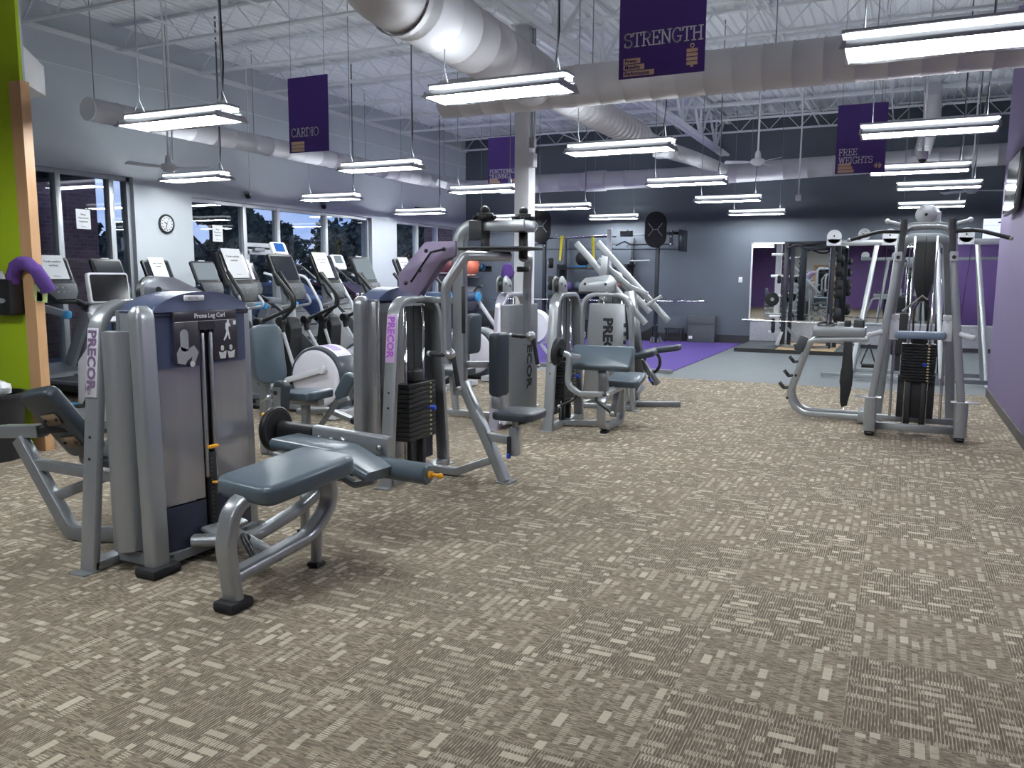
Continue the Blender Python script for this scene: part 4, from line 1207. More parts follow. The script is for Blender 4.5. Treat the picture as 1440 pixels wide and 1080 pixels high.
T4 = thing('weight_stack_machine', 'tall silver weight tower with a purple towel on its pulley head', 'gym machine', (-3.72, 7.95, 0), world=True)
uframe(T4, (-3.76, 7.93), (0, 1, 0), (1, 0, 0), .90, 1.42, m=LAVSIL)
head_plates(T4, -3.76, 7.72, (0, 1, 0), 1.47)
stack(T4, (-3.80, 7.93), (0, 1, 0), (-1, 0, 0), .36)
b = MB()
pr = [(-3.74, 7.60)] + [(-3.68 + .06 * math.cos(R(a)), 7.60 + .06 * math.sin(R(a))) for a in range(190, 350, 14)] + [(-3.60, 7.66), (-3.60, 8.20)] + [(-3.68 + .06 * math.cos(R(a)), 8.26 + .06 * math.sin(R(a))) for a in range(10, 170, 14)] + [(-3.74, 8.26)]
b.prism(pr, 1.20, (0, 0, .69), (1, 0, 0), (0, 1, 0)); sh = b.build('shroud', SILVER, T4)
b = MB(); b.text('PRECOR', .17, (-3.60, 7.96, 1.06), (0, 0, -1), (0, 1, 0), .003, .006, 1.05); b.build('lettering', BLACK, sh)
b = MB(); b.bar((-3.80, 8.0, .05), (-4.6, 8.0, .05), .08, .06); b.bar((-4.5, 8.0, .05), (-4.55, 8.0, .48), .07, .06); b.build('base_rail', SILVER, T4)
b = MB(); b.pad((-4.5, 8.0, .52), (1, 0, 0), (0, 1, 0), .36, .36, .075, .06, .02); b.build('seat', VINYLD, T4)
b = MB(); b.pad((-4.28, 8.0, .95), (0, 1, 0), (.05, 0, 1), .28, .44, .07, .06, .02); b.build('chest_pad', VINYLD, T4)
b = MB(); b.cyl((-3.62, 7.58, .13), (-3.66, 7.50, .13), .075, 20); b.build('pulley_cover', LGREY, T4)

T5 = thing('preacher_curl_machine', 'arm curl machine with big slanted slate arm pad and round foot loop', 'gym machine', (-2.75, 8.0, 0), world=True)
uframe(T5, (-3.22, 8.1), (0, 1, 0), (1, 0, 0), .90, 1.42)
head_plates(T5, -3.22, 7.93, (0, 1, 0), 1.47)
stack(T5, (-3.22, 8.12), (0, 1, 0), (1, 0, 0), .38, .28, .70)
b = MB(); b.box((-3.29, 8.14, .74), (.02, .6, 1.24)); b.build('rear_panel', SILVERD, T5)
b = MB(); b.lathe([(0, 0), (.135, 0), (.145, .012), (.145, .035), (.13, .05), (0, .05)], (-3.13, 7.62, .84), (1, 0, -.12), 26); b.lathe([(.05, .05), (.06, .09), (0, .10)], (-3.13, 7.62, .84), (1, 0, -.12), 18); b.build('cam_disc', BLACK, T5)
b = MB(); b.sweep(fil([(-3.04, 7.62, .82), (-2.98, 7.62, .80), (-2.99, 7.60, .50), (-2.86, 7.60, .42), (-2.62, 7.62, .43)], [.03, .12, .08], 5), rrect(.055, .055, .012), up=(0, 1, 0)); b.bar((-3.0, 7.62, .80), (-2.90, 7.70, .78), .05, .05); b.build('swing_arm', SILVER, T5)
b = MB(); b.pad((-2.72, 7.86, .765), (1, .03, 0), (0, .60, .80), .66, .27, .09, .04, .025, 4); b.build('arm_pad', VINYL, T5)
b = MB(); b.pad((-2.60, 8.32, .50), (1, 0, 0), (0, .97, .22), .36, .34, .075, .06, .02); b.build('seat', VINYL, T5)
b = MB(); b.bar((-2.72, 7.9, .70), (-2.70, 7.88, .42), .09, .07); b.bar((-2.66, 8.30, .46), (-2.66, 8.05, .15), .06, .06); b.build('pad_post', SILVERD, T5)
b = MB(); b.sweep(fil([(-2.66, 8.30, .42), (-2.67, 7.74, .40), (-2.67, 7.72, .05), (-2.66, 8.36, .05), (-2.66, 8.32, .40)], [.17, .14, .1], 7), rrect(.085, .05, .01), side=(1, 0, 0)); b.build('foot_loop', SILVER, T5)
footpad(T5, (-2.67, 7.86), (.08, .12), .026)
b = MB(); b.bar((-3.2, 8.0, .04), (-2.66, 8.2, .045), .07, .05); b.build('base_rail', SILVER, T5)
b = MB()
for s, e in ((-1, (-3.05, 7.55, .29)), (1, (-2.50, 7.55, .26))):
    b.tube(fil([(-2.80 + s * .10, 7.66, .42), (-2.80 + s * .12, 7.60, .36), e], .05, 4), .014, 8)
b.tube([(-2.88, 7.66, .43), (-2.60, 7.66, .42)], .018, 8); b.build('hand_grip', BLACK, T5)
b = MB(); b.sphere((-3.055, 7.548, .288), .02, seg=10); b.sphere((-2.495, 7.548, .258), .022, seg=10); b.sphere((-2.58, 7.65, .42), .022, seg=10); b.build('grip_end', STEEL, T5)

T6 = thing('lat_pulldown_machine', 'silver machine with dark maker name panel and two long slanted overhead arms', 'gym machine', (-3.1, 9.5, 0), world=True)
uframe(T6, (-3.17, 9.30), (1, 0, 0), (0, 1, 0), .70, 1.40, tk=.84)
b = MB(); b.prism(fil([(-.30, .10), (-.225, 1.27), (.215, 1.27), (.29, .10)], .02, 2), .02, (-3.17, 9.33, 0), (1, 0, 0), (0, 0, 1), .004); sh = b.build('front_panel', SILVER, T6)
b = MB(); b.text('PRECOR', .16, (-3.21, 9.317, 1.10), (0, 0, -1), (1, 0, 0), .004, .008, 1.1); b.build('lettering', BLACK, sh)
b = MB(); b.bar((-3.44, 9.75, 0), (-3.40, 9.75, 1.3), .05, .1); b.bar((-2.90, 9.75, 0), (-2.94, 9.75, 1.3), .05, .1); b.bar((-3.42, 9.75, 1.3), (-2.92, 9.75, 1.3), .05, .1); b.bar((-3.44, 9.3, .04), (-3.44, 9.78, .04), .05, .06); b.bar((-2.89, 9.3, .04), (-2.89, 9.78, .04), .05, .06); b.build('rear_frame', SILVERD, T6)
stack(T6, (-3.17, 9.52), (1, 0, 0), (0, 1, 0), .36)
b = MB()
for q in (-.03, .03): b.prism(fil([(-.36, .0), (-.36, .08), (-.28, .16), (.02, .20), (.10, .12), (.08, 0)], .05, 4), .01, (-3.17, 9.33 + q, 1.41), (1, 0, 0), (0, 0, 1), .003)
o = b.build('pulley_plate', SILVER, T6)
b = MB()
for a in (-.28, -.02): b.cyl((-3.17 + a, 9.29, 1.50), (-3.17 + a, 9.295, 1.50), .018, 12)
b.build('bolt', BLACK, o)
b = MB(); b.prism([(-.05, 0), (.05, 0), (.06, .26), (-.02, .28)], .05, (-3.24, 9.36, 1.56), (1, 0, 0), (0, 0, 1), .006); b.build('upright', SILVER, T6)
for a, c in (((-3.60, 9.38, 1.99), (-2.72, 9.40, 1.04)), ((-3.52, 9.92, 2.02), (-2.58, 9.92, 1.05))):
    b = MB(); b.bar(a, c, .045, .07); b.build('overhead_arm', SILVER, T6)
b = MB(); b.sweep(fil([(-3.36, 9.5, 1.80), (-2.98, 9.62, 1.46), (-2.80, 9.72, 1.38)], .1), rrect(.05, .06, .01)); b.bar((-3.10, 9.65, 1.52), (-2.75, 9.7, 1.16), .06, .07); b.bar((-2.80, 9.68, 1.24), (-2.62, 9.72, 1.36), .04, .04); b.build('linkage', SILVER, T6)
b = MB(); b.bar((-2.98, 9.6, 1.42), (-2.84, 9.62, .42), .12, .10); b.bar((-2.86, 9.62, .62), (-2.60, 9.6, .30), .07, .06); b.bar((-3.0, 9.6, .03), (-2.4, 9.9, .03), .08, .06); b.bar((-2.92, 9.4, .05), (-2.72, 9.45, .30), .05, .05); b.build('seat_frame', SILVERD, T6)
b = MB(); b.pad((-2.78, 9.46, .66), (.96, .1, .22), (0, 1, .1), .36, .22, .075, .05, .02); b.build('seat', VINYLD, T6)
b = MB(); b.pad((-2.62, 9.88, .70), (.98, .05, .16), (0, 1, 0), .42, .22, .07, .05, .02); b.build('thigh_pad', VINYLD, T6)
b = MB(); b.tube([(-2.70 + .10 * math.cos(k * PI / 8), 9.66, .56 + .13 * math.sin(k * PI / 8)) for k in range(16)], .02, 8, closed=True); b.build('hand_ring', BLACK, T6)
b = MB(); b.cyl((-3.36, 9.6, 1.66), (-3.14, 9.72, 1.56), .07, 18, bev=.02); b.build('counterweight', LGREY, T6)
b = MB(); b.box((-2.66, 9.52, .35), (.03, .04, .12), rot=(0, -.6, 0)); b.build('lever', BLACK, T6)
b = MB(); b.box((-2.665, 9.49, .36), (.028, .03, .05), rot=(0, -.6, 0)); b.build('knob', BLUEK, T6)
b = MB()
for z in (1.02, .92, .82, .72): b.box((-2.93, 9.27, z), (.03, .03, .05), bev=.006)
b.build('position_plate', BLACK, T6)

# ===== dual pulley tower at right
T8 = thing('dual_pulley_tower', 'tall silver cable tower with a black weight stack and wide handles, in front at right', 'gym machine', (.185, 9.2, 0), world=True)
cx = .185
for s in (-1, 1):
    b = MB()
    b.sweep(fil([(cx + s * .405, 8.95, .03), (cx + s * .40, 8.95, .36), (cx + s * .27, 8.97, 1.5), (cx + s * .215, 8.98, 2.09), (cx, 8.98, 2.095)], [.2, .3, .16], 6), rrect(.11, .07, .014), side=(0, 1, 0))
    b.sweep([(cx + s * .406, 8.95, .05), (cx + s * .404, 8.95, .39)], rrect(.15, .115, .03), side=(0, 1, 0))
    b.build('front_leg', SILVER, T8)
    b = MB(); b.sweep([(cx + s * .405, 8.93, .055), (cx + s * .405, 8.93, .05)], rrect(.09, .12, .02)); b.cyl((cx + s * .405 - .042, 8.95, .06), (cx + s * .405 + .042, 8.95, .06), .06, 20, bev=.012); b.build('foot', RUBBERF, T8)
    b = MB(); b.sweep(fil([(cx + s * .36, 9.75, .03), (cx + s * .28, 9.7, 1.2), (cx + s * .20, 9.45, 2.0), (cx, 9.45, 2.0)], [.2, .14], 6), rrect(.06, .09, .012), side=(0, 1, 0)); b.build('rear_leg', SILVERD, T8)
    b = MB(); b.box((cx + s * .43, 8.95, .395), (.24, .12, .012), bev=.004); b.build('foot_plate', STEEL, T8)
    b = MB(); b.bar((cx + s * .225, 8.90, 1.83), (cx + s * .21, 8.90, 2.06), .055, .06); b.cyl((cx + s * .21, 8.90, 2.05), (cx + s * .208, 8.90, 2.15), .035, 14); b.build('handle_bracket', DGREY, T8)
    b = MB(); b.box((cx + s * .24, 8.88, 1.80), (.07, .05, .09), bev=.006); o = b.build('clamp', LGREY, T8)
    b = MB(); b.cyl((cx + s * .24, 8.854, 1.79), (cx + s * .24, 8.85, 1.79), .018, 12); b.build('bolt', BLACK, o)
    b = MB(); b.tube(fil([(cx + s * .215, 8.9, 2.035), (cx + s * .42, 8.86, 2.04), (cx + s * .68, 8.80, 1.96)], .3, 5), .019, 10); b.build('wide_handle', BLACK, T8)
    b = MB(); b.sphere((cx + s * .685, 8.80, 1.957), .022, seg=10); b.build('grip_end', STEEL, T8)
    b = MB(); b.tube([(cx + s * .21, 8.9, 2.10), (cx + s * .345, 8.88, 2.135)], .016, 8); b.sphere((cx + s * .355, 8.88, 2.138), .026, seg=10); b.build('peg', LGREY, T8)
    b = MB(); b.box((cx + s * .235, 9.0, 1.08), (.085, .05, .20), bev=.006); b.build('label_block', WHITEP, T8)
    b = MB(); b.box((cx + s * .235, 9.0, 1.21), (.09, .06, .05), bev=.006); b.cyl((cx + s * .235, 9.0, 1.16), (cx + s * .235, 9.0, 1.2), .03, 12); b.build('collar', LGREY, T8)
    b = MB(); b.tube([(cx + s * .225, 9.02, .20), (cx + s * .225, 9.02, 1.0)], .013, 10); b.build('guide_rod', CHROME, T8)
    b = MB(); b.cyl((cx + s * .34, 8.90, 1.06), (cx + s * .44, 8.86, 1.03), .026, 12); b.sphere((cx + s * .45, 8.855, 1.028), .03, seg=10); b.build('adjuster', LGREY, T8)
b = MB(); b.bar((cx - .4, 9.3, .14), (cx + .4, 9.3, .14), .08, .06); b.bar((cx - .4, 9.0, .10), (cx + .4, 9.0, .10), .06, .07); 
for s in (-1, 1): b.bar((cx + s * .385, 8.95, .06), (cx + s * .36, 9.78, .05), .07, .07)
b.build('base_rail', SILVER, T8)
b = MB(); b.box((cx, 9.18, .40), (.34, .08, .44), bev=.01); b.build('stack_shroud', BLACK, T8)
stack(T8, (cx, 9.12), (1, 0, 0), (0, -1, 0), .31, .56, .94, .12, rodtop=2.0, nplate=13, pinz=.74)
b = MB(); b.prism([(-.09, 1.95), (.09, 1.95), (.09, 1.55), (.04, 1.36), (-.04, 1.36), (-.09, 1.55)], .05, (cx, 9.16, 0), (1, 0, 0), (0, 0, 1), .01); b.build('cable_guard', BLACK, T8)
b = MB()
for s in (-1, 1): b.tube([(cx, 9.05, 1.42), (cx + s * .07, 9.04, 1.28), (cx + s * .06, 9.04, .96)], .011, 8)
b.build('rope_handle', BLACK, T8)
b = MB(); b.tube([(cx - .17, 9.05, 1.26), (cx, 9.03, 1.42), (cx + .05, 9.03, 1.38)], .012, 8); b.build('straight_bar', CHROME, T8)
b = MB(); b.pad((cx, 8.93, 1.035), (1, 0, 0), (0, 1, 0), .46, .13, .075, .03, .03, 4); b.build('knee_pad', mat('blue_grey_vinyl', lin(112, 128, 150), .35, 0, .05), T8)
b = MB(); b.cyl((cx - .035, 8.99, 2.20), (cx - .015, 8.99, 2.20), .001, 6); b.lathe([(0, 0), (.095, 0), (.095, .02), (0, .02)], (cx - .02, 8.96, 2.20), (0, 1, 0), 28); b.box((cx + .05, 9.0, 2.16), (.12, .06, .14), bev=.01); b.lathe([(0, 0), (.095, 0), (.095, .02), (0, .02)], (cx + .01, 9.04, 2.20), (0, 1, 0), 28); o = b.build('pulley_cover', LGREY, T8)
b = MB(); b.cyl((cx - .02, 8.955, 2.20), (cx - .02, 8.95, 2.20), .014, 12); b.build('bolt', BLACK, o)

# accessory rack
RK = thing('accessory_rack', 'silver bent tube rack holding cable attachments, left of the cable tower', 'rack', (-.7, 9.75, 0), world=True)
for yy in (9.62, 9.90):
    b = MB(); b.sweep(fil([(-.22, yy, .07), (-1.16, yy, .07), (-.90, yy, .90), (-.30, yy, .93)], [.22, .12], 8), rrect(.06, .06, .014), side=(0, 1, 0)); b.build('side_tube', SILVER, RK)
b = MB(); b.box((-.28, 9.76, .08), (.16, .36, .13), bev=.01); b.build('joint_plate', SILVER, RK)
b = MB(); b.box((-.60, 9.76, 1.0), (.54, .34, .11), bev=.008); b.build('top_tray', SILVERD, RK)
for k, z in enumerate((.82, .68, .52, .38)):
    x = -1.165 + (z - .07) * .313 - .05
    b = MB()
    for q in (-.05, .05):
        b.tube(fil([(x + .05, 9.66 + q, z - .02), (x - .03, 9.64 + q, z - .035), (x - .075, 9.60 + q, z + .03)], .02, 3), .012, 8)
    b.build('hook', BLACK, RK)
b = MB(); b.box((-.98, 9.58, .86), (.10, .03, .18), rot=(0, .35, 0), bev=.012); b.build('bracket', DGREY, RK)
b = MB()
for z in (.5, .24): b.cyl((-1.155 + (z - .07) * .313, 9.588, z), (-1.155 + (z - .07) * .313, 9.582, z), .016, 10)
b.build('bolt', BLACK, RK)

def acc(name, label, cat, loc): return thing(name, label, cat, loc, world=True)
t = acc('lifting_belt', 'black padded belt hanging from the accessory rack', 'belt', (-.55, 9.56, .5))
b = MB(); b.prism([(-.04, .90), (.045, .90), (.055, .64), (.075, .58), (.07, .42), (.05, .36), (.03, .20), (-.03, .18), (-.045, .24), (-.05, .40), (-.06, .46), (-.055, .58), (-.035, .64)], .035, (-.50, 9.56, 0), (1, 0, 0), (0, 0, 1), .01); b.build('belt', BLACKM, t)
b = MB(); b.tube([(-.52, 9.56, .18), (-.51, 9.55, .15), (-.49, 9.56, .18)], .005, 6); b.build('ring', CHROME, t)
t = acc('pulley_handle', 'black triangular stirrup handle hanging right of the padded belt', 'cable handle', (-.30, 9.6, .7))
b = MB(); b.tube(fil([(-.285, 9.6, .88), (-.36, 9.6, .66), (-.21, 9.6, .66), (-.285, 9.6, .88)], .01, 2), .008, 8); b.build('strap', BLACK, t)
b = MB(); b.cyl((-.35, 9.6, .645), (-.22, 9.6, .645), .02, 12); b.build('grip', BLACKM, t)
t = acc('ankle_strap', 'black block shaped strap standing on the accessory rack tray', 'strap', (-.41, 9.72, 1.055))
b = MB(); b.box((-.40, 9.64, 1.04), (.11, .07, .20), bev=.015); b.box((-.52, 9.74, 1.09), (.07, .07, .07), bev=.012); b.build('block', BLACK, t)
b = MB(); b.tube([(-.5, 9.7, 1.13), (-.46, 9.68, 1.15), (-.40, 9.68, 1.15), (-.36, 9.68, 1.13)], .009, 8); b.build('buckle', CHROME, t)
t = acc('cable_bar', 'round chrome cable attachment lying on the rack tray', 'cable attachment', (-.74, 9.7, 1.055))
b = MB(); b.tube([(-.74 + .085 * math.cos(k * PI / 8), 9.7 + .05 * math.sin(k * PI / 8), 1.075 + .02 * math.sin(k * PI / 8)) for k in range(16)], .014, 8, closed=True); b.build('ring', BLACK, t)
b = MB(); b.cyl((-.72, 9.72, 1.056), (-.72, 9.72, 1.19), .018, 12, r2=.008); b.build('peg', CHROME, t)

# ===== cable crossover behind the tower
TC = thing('cable_crossover', 'wide silver cable crossover frame standing on the rubber floor by the purple wall', 'gym machine', (.2, 14.2, 0), world=True)
b = MB(); b.bar((-1.12, 14.2, 2.14), (2.4, 14.2, 2.14), .08, .085); b.build('top_beam', SILVER, TC)
for x0, x1 in ((-.66, -.40), (.62, .44), (1.22, .98)):
    for yy in (13.75, 14.65):
        b = MB(); b.bar((x0, yy, 0), (x1, 14.2, 2.12), .07, .06, up=(0, 1, 0)); b.build('leg', SILVER, TC)
b = MB(); b.bar((-.75, 13.75, .07), (1.35, 13.75, .07), .07, .06); b.bar((-.75, 14.65, .07), (1.35, 14.65, .07), .07, .06); b.bar((-1.1, 14.0, .05), (-.6, 14.0, .06), .06, .05); b.build('base_rail', SILVER, TC)
for x in (-1.03, -.22, .82):
    b = MB(); b.prism(circ(.11, 22), .03, (x, 14.13, 2.24), (1, 0, 0), (0, 0, 1)); b.box((x, 14.13, 2.15), (.22, .03, .1)); o = b.build('pulley_cover', LGREY, TC)
    b = MB(); b.cyl((x, 14.11, 2.25), (x, 14.105, 2.25), .014, 10); b.build('bolt', BLACK, o)
for x in (.0, .60):
    b = MB(); b.box((x, 14.2, .72), (.22, .16, .66), bev=.02); b.box((x, 14.2, .27), (.08, .10, .26)); b.build('weight_stack', BLACKM, TC)
    b = MB()
    for q in (-.07, .07): b.tube([(x + q, 14.2, .1), (x + q, 14.2, 2.1)], .012, 8)
    b.build('guide_rod', CHROME, TC)
b = MB(); b.tube([(.9, 14.1, 2.1), (.82, 14.1, .9)], .005, 6); b.tube([(-.25, 14.1, 2.1), (-.32, 14.1, .9)], .005, 6); b.build('cable', BLACK, TC)
# ------------------------------------------------------------------ cardio machines (user faces -x, towards the windows)
TSIL = mat('cardio_silver', lin(158, 163, 170), .38, .4, .05)
TBELT = mat('tread_belt', lin(52, 54, 58), .8, 0, .1, 30)
TEAL = mat('teal_pad', lin(48, 78, 100), .35, 0, .06)
CYAN = mat('cyan_plastic', lin(60, 150, 205), .4, 0, .04)
DECKM = mat('tread_deck', lin(88, 92, 100), .45, 0, .06)
SCRL = m_emit('lit_screen', lin(190, 205, 215), .55)
SCRB = m_emit('lit_blue_screen', lin(70, 130, 220), .9)
SCRD = mat('unlit_screen', lin(34, 38, 46), .15, 0, .06)
DISCM = mat('drum_cover', lin(206, 204, 214), .38, 0, .03)
DRUM = mat('drum_shell', lin(58, 64, 74), .4, 0, .06)

def console(t, c, w=.46, h=.36, tilt=.42, lit=0, back=BLACK):
    """screen on a tilted frame facing +x with a rounded keypad bowl beneath; c is the screen centre"""
    c = V(c); ux = V((0, 1, 0)); uy = V((-math.sin(tilt), 0, math.cos(tilt))); n = ux.cross(uy)
    b = MB(); b.prism(rrect(w, h + .06, .035, 4), .05, c - n * .02, ux, uy, .012); o = b.build('console', back, t)
    b = MB(); b.prism(rrect(w - .07, h - .05, .012, 2), .008, c + n * .009 + uy * .015, ux, uy); b.build('screen', SCRL if lit == 1 else (SCRB if lit == 2 else SCRD), o)
    k = c - uy * (h * .5 + .13) + n * .02
    b = MB(); b.prism([(-w * .45, .11), (w * .45, .11), (w * .43, -.02), (w * .28, -.12), (-w * .28, -.12), (-w * .43, -.02)], .05, k, ux, uy, .014); kp = b.build('keypad', DGREY, o)
    b = MB()
    for i in range(6):
        b.sphere(k + n * .026 + ux * ((i % 3 - 1) * .08) + uy * (.045 - .06 * (i // 3)), .014, (.4, 1, 1), 8)
    b.build('key', GREY, kp)
    b = MB(); b.box(c + uy * (h * .5 + .035) - n * .01, (.03, .12, .02), bev=.006); b.build('clip', LGREY, o)
    return o

def treadmill(label, y, x=-10.05, lit=0):
    t = thing('treadmill', label, 'treadmill', (x, y, 0), 0, 'treadmills facing the windows')
    b = MB(); b.box((.62, 0, .14), (1.75, .72, .10), bev=.02); b.build('deck', BLACK, t)
    b = MB(); b.box((.66, 0, .195), (1.62, .50, .012), bev=.004); b.build('belt', TBELT, t)
    for s in (-1, 1):
        b = MB(); b.box((.62, s * .32, .20), (1.72, .12, .04), bev=.012); b.build('side_rail', DECKM, t)
        b = MB(); b.bar((-.52, s * .36, .12), (.02, s * .36, 1.08), .07, .15, up=(1, 0, 0)); b.build('upright', TSIL, t)
        b = MB(); b.sweep(fil([(-.15, s * .37, 1.16), (.25, s * .38, 1.14), (.62, s * .38, 1.08)], .2, 4), rrect(.07, .10, .025), side=(0, 1, 0)); hr = b.build('handrail', TSIL, t)
        b = MB(); b.box((.62, s * .38, 1.08), (.12, .075, .105), bev=.03); b.build('rail_tip', CYAN, hr)
        b = MB(); b.box((1.48, s * .33, .13), (.09, .12, .12), bev=.02); b.build('end_cap', BLACK, t)
    b = MB(); b.prism(fil([(-.78, .06), (-.74, .26), (-.45, .38), (-.20, .25), (-.16, .06)], .06, 4), .80, (0, 0, 0), (1, 0, 0), (0, 0, 1), .03); b.build('motor_hood', DECKM, t)
    b = MB(); b.sweep(fil([(.05, -.36, 1.14), (-.10, -.30, 1.22), (-.10, .30, 1.22), (.05, .36, 1.14)], .08, 4), rrect(.12, .07, .02), up=(0, 0, 1)); b.build('cross_bar', BLACK, t)
    b = MB(); b.prism(rrect(.5, .2, .05, 3), .08, (-.16, 0, 1.30), (0, 1, 0), (.5, 0, .86), .03); b.build('cup_tray', TEAL, t)
    b = MB(); b.bar((-.10, 0, 1.2), (-.15, 0, 1.5), .16, .06, up=(1, 0, 0)); b.build('mast', TSIL, t)
    console(t, (-.10, 0, 1.62), .50, .34, .42, lit)
    return t
TM = [(7.23, 'leftmost treadmill, next to the maple post, with a paper sign on its console', 0),
      (8.07, 'second treadmill, behind the dark bike screen, console bare and dark', 0),
      (8.93, 'treadmill in front of the clock pier with paper sign on its console', 0),
      (9.85, 'treadmill with lit white console screen right of the clock pier', 1),
      (10.75, 'treadmill with paper sign in front of the glass door frame', 0)]
for y, lb, lit in TM: treadmill(lb, y, lit=lit)

def elliptical(label, y, x=-7.15, lit=0, ph=0.0, mast=True):
    t = thing('elliptical_trainer', label, 'elliptical', (x, y, 0), 0, 'ellipticals in the front cardio row')
    b = MB(); b.bar((-.35, 0, .06), (1.55, 0, .06), .16, .07); b.bar((-.30, -.33, .04), (-.30, .33, .04), .09, .06); b.build('base_rail', TSIL, t)
    b = MB(); b.bar((1.55, -.38, .05), (1.55, .34, .05), .16, .07); b.build('rear_foot', LGREY, t)
    b = MB(); b.lathe([(.2, -.19), (.355, -.19), (.37, -.17), (.37, .17), (.355, .19), (.2, .19)], (1.22, 0, .42), (0, 1, 0), 40); b.box((1.22, 0, .10), (.5, .3, .16), bev=.03); b.build('drum', DRUM, t)
    for s in (-1, 1):
        b = MB(); b.lathe([(0, .205), (.08, .212), (.29, .214), (.325, .20), (.335, .185), (0, .185)], (1.22, 0, .42), (0, s, 0), 40); o = b.build('drum_cover', DISCM, t)
        a = ph + (0 if s < 0 else PI)
        cp = V((1.22 + .16 * math.cos(a), s * .25, .46 + .16 * math.sin(a)))
        b = MB(); b.cyl(cp - V((0, s * .04, 0)), cp + V((0, s * .03, 0)), .05, 16, bev=.012); b.sweep([cp, cp + (V((.52, s * .25, .30)) - cp) * .9], rrect(.045, .065, .015), up=(0, 0, 1)); b.build('pedal_arm', LGREY, t)
        b = MB(); b.box((.62, s * .2, .36), (.38, .15, .05), rot=(0, -.15, 0), bev=.02); b.box((.80, s * .2, .38), (.05, .15, .07), bev=.015); b.build('pedal', BLACK, t)
        b = MB(); b.bar((.1, s * .2, .16), (.85, s * .2, .20), .10, .05); b.build('ramp', DECKM, t)
        # pivot and moving arm
        sw = .10 * s
        b = MB(); b.lathe([(0, -.05), (.055, -.05), (.065, -.02), (.065, .02), (.055, .05), (0, .05)], (.02, s * .24, 1.0), (0, 1, 0), 16); b.cyl((.02, s * .24, 1.0), (.04, s * .24, .86), .045, 12, r2=.035); b.build('pivot', BLACK, t)
        b = MB(); b.tube(fil([(.02, s * .25, 1.0), (.40 + sw, s * .31, 1.20), (.40 + sw, s * .30, 1.33), (.14 + sw, s * .27, 1.62)], [.07, .1], 5), .024, 10); b.build('swing_arm', BLACK, t)
        b = MB(); b.tube([(.04, s * .24, .88), (.30 + sw, s * .22, .38)], .022, 10); b.build('link_arm', LGREY, t)
    b = MB(); b.prism(fil([(-.30, .06), (-.24, .5), (-.14, 1.02), (.02, 1.06), (.06, .9), (.02, .5), (.22, .10), (.22, .06)], [.1, .1, .06, .05, .1, .1], 4), .22, (0, 0, 0), (1, 0, 0), (0, 0, 1), .03); b.build('tower', BLACK, t)
    b = MB(); b.bar((-.06, 0, 1.0), (-.12, 0, 1.5), .10, .08, up=(1, 0, 0)); b.build('mast', TSIL, t)
    b = MB(); b.tube(fil([(.10, -.16, 1.34), (.18, -.18, 1.22), (-.04, -.16, 1.18), (-.08, 0, 1.17), (-.04, .16, 1.18), (.18, .18, 1.22), (.10, .16, 1.34)], [.04, .06, .1, .06, .04], 4), .017, 8); b.build('fixed_handle', LGREY, t)
    console(t, (-.10, 0, 1.66), .46, .38, .42, lit)
    return t
EL = [(7.50, 'first elliptical behind the near leg curl tower, big paper sign on console', 0, .5),
      (8.38, 'elliptical with dark blank console screen, its white drum disc in view', 0, .75),
      (9.22, 'elliptical with paper sign on console, in the middle of the cardio row', 0, 1.2),
      (10.12, 'elliptical with pale lit console, left of the lavender machine arm', 1, .4),
      (11.25, 'elliptical with paper sign, mostly hidden behind the chest fly machine', 0, .9)]
ELS = [elliptical(lb, y, lit=l, ph=p) for y, lb, l, p in EL]
# decal on the drum of the first elliptical
b = MB(); n = 8
out = [(.374 * math.cos(R(a)), .374 * math.sin(R(a))) for a in range(45, 106, 6)] + [(.371 * math.cos(R(a)), .371 * math.sin(R(a))) for a in range(105, 44, -6)]
b.prism(out, .26, (1.22, 0, .42), (1, 0, 0), (0, 0, 1)); b.build('decal', mat('drum_decal', lin(226, 222, 232), .5, 0, 0), ELS[0])
b = MB(); out = [(.376 * math.cos(R(a)), .376 * math.sin(R(a))) for a in range(60, 93, 6)] + [(.373 * math.cos(R(a)), .373 * math.sin(R(a))) for a in range(90, 59, -6)]
b.prism(out, .14, (1.22, -.02, .42), (1, 0, 0), (0, 0, 1)); b.build('decal_print', mat('drum_decal_purple', lin(168, 148, 196), .5, 0, .1), ELS[0])

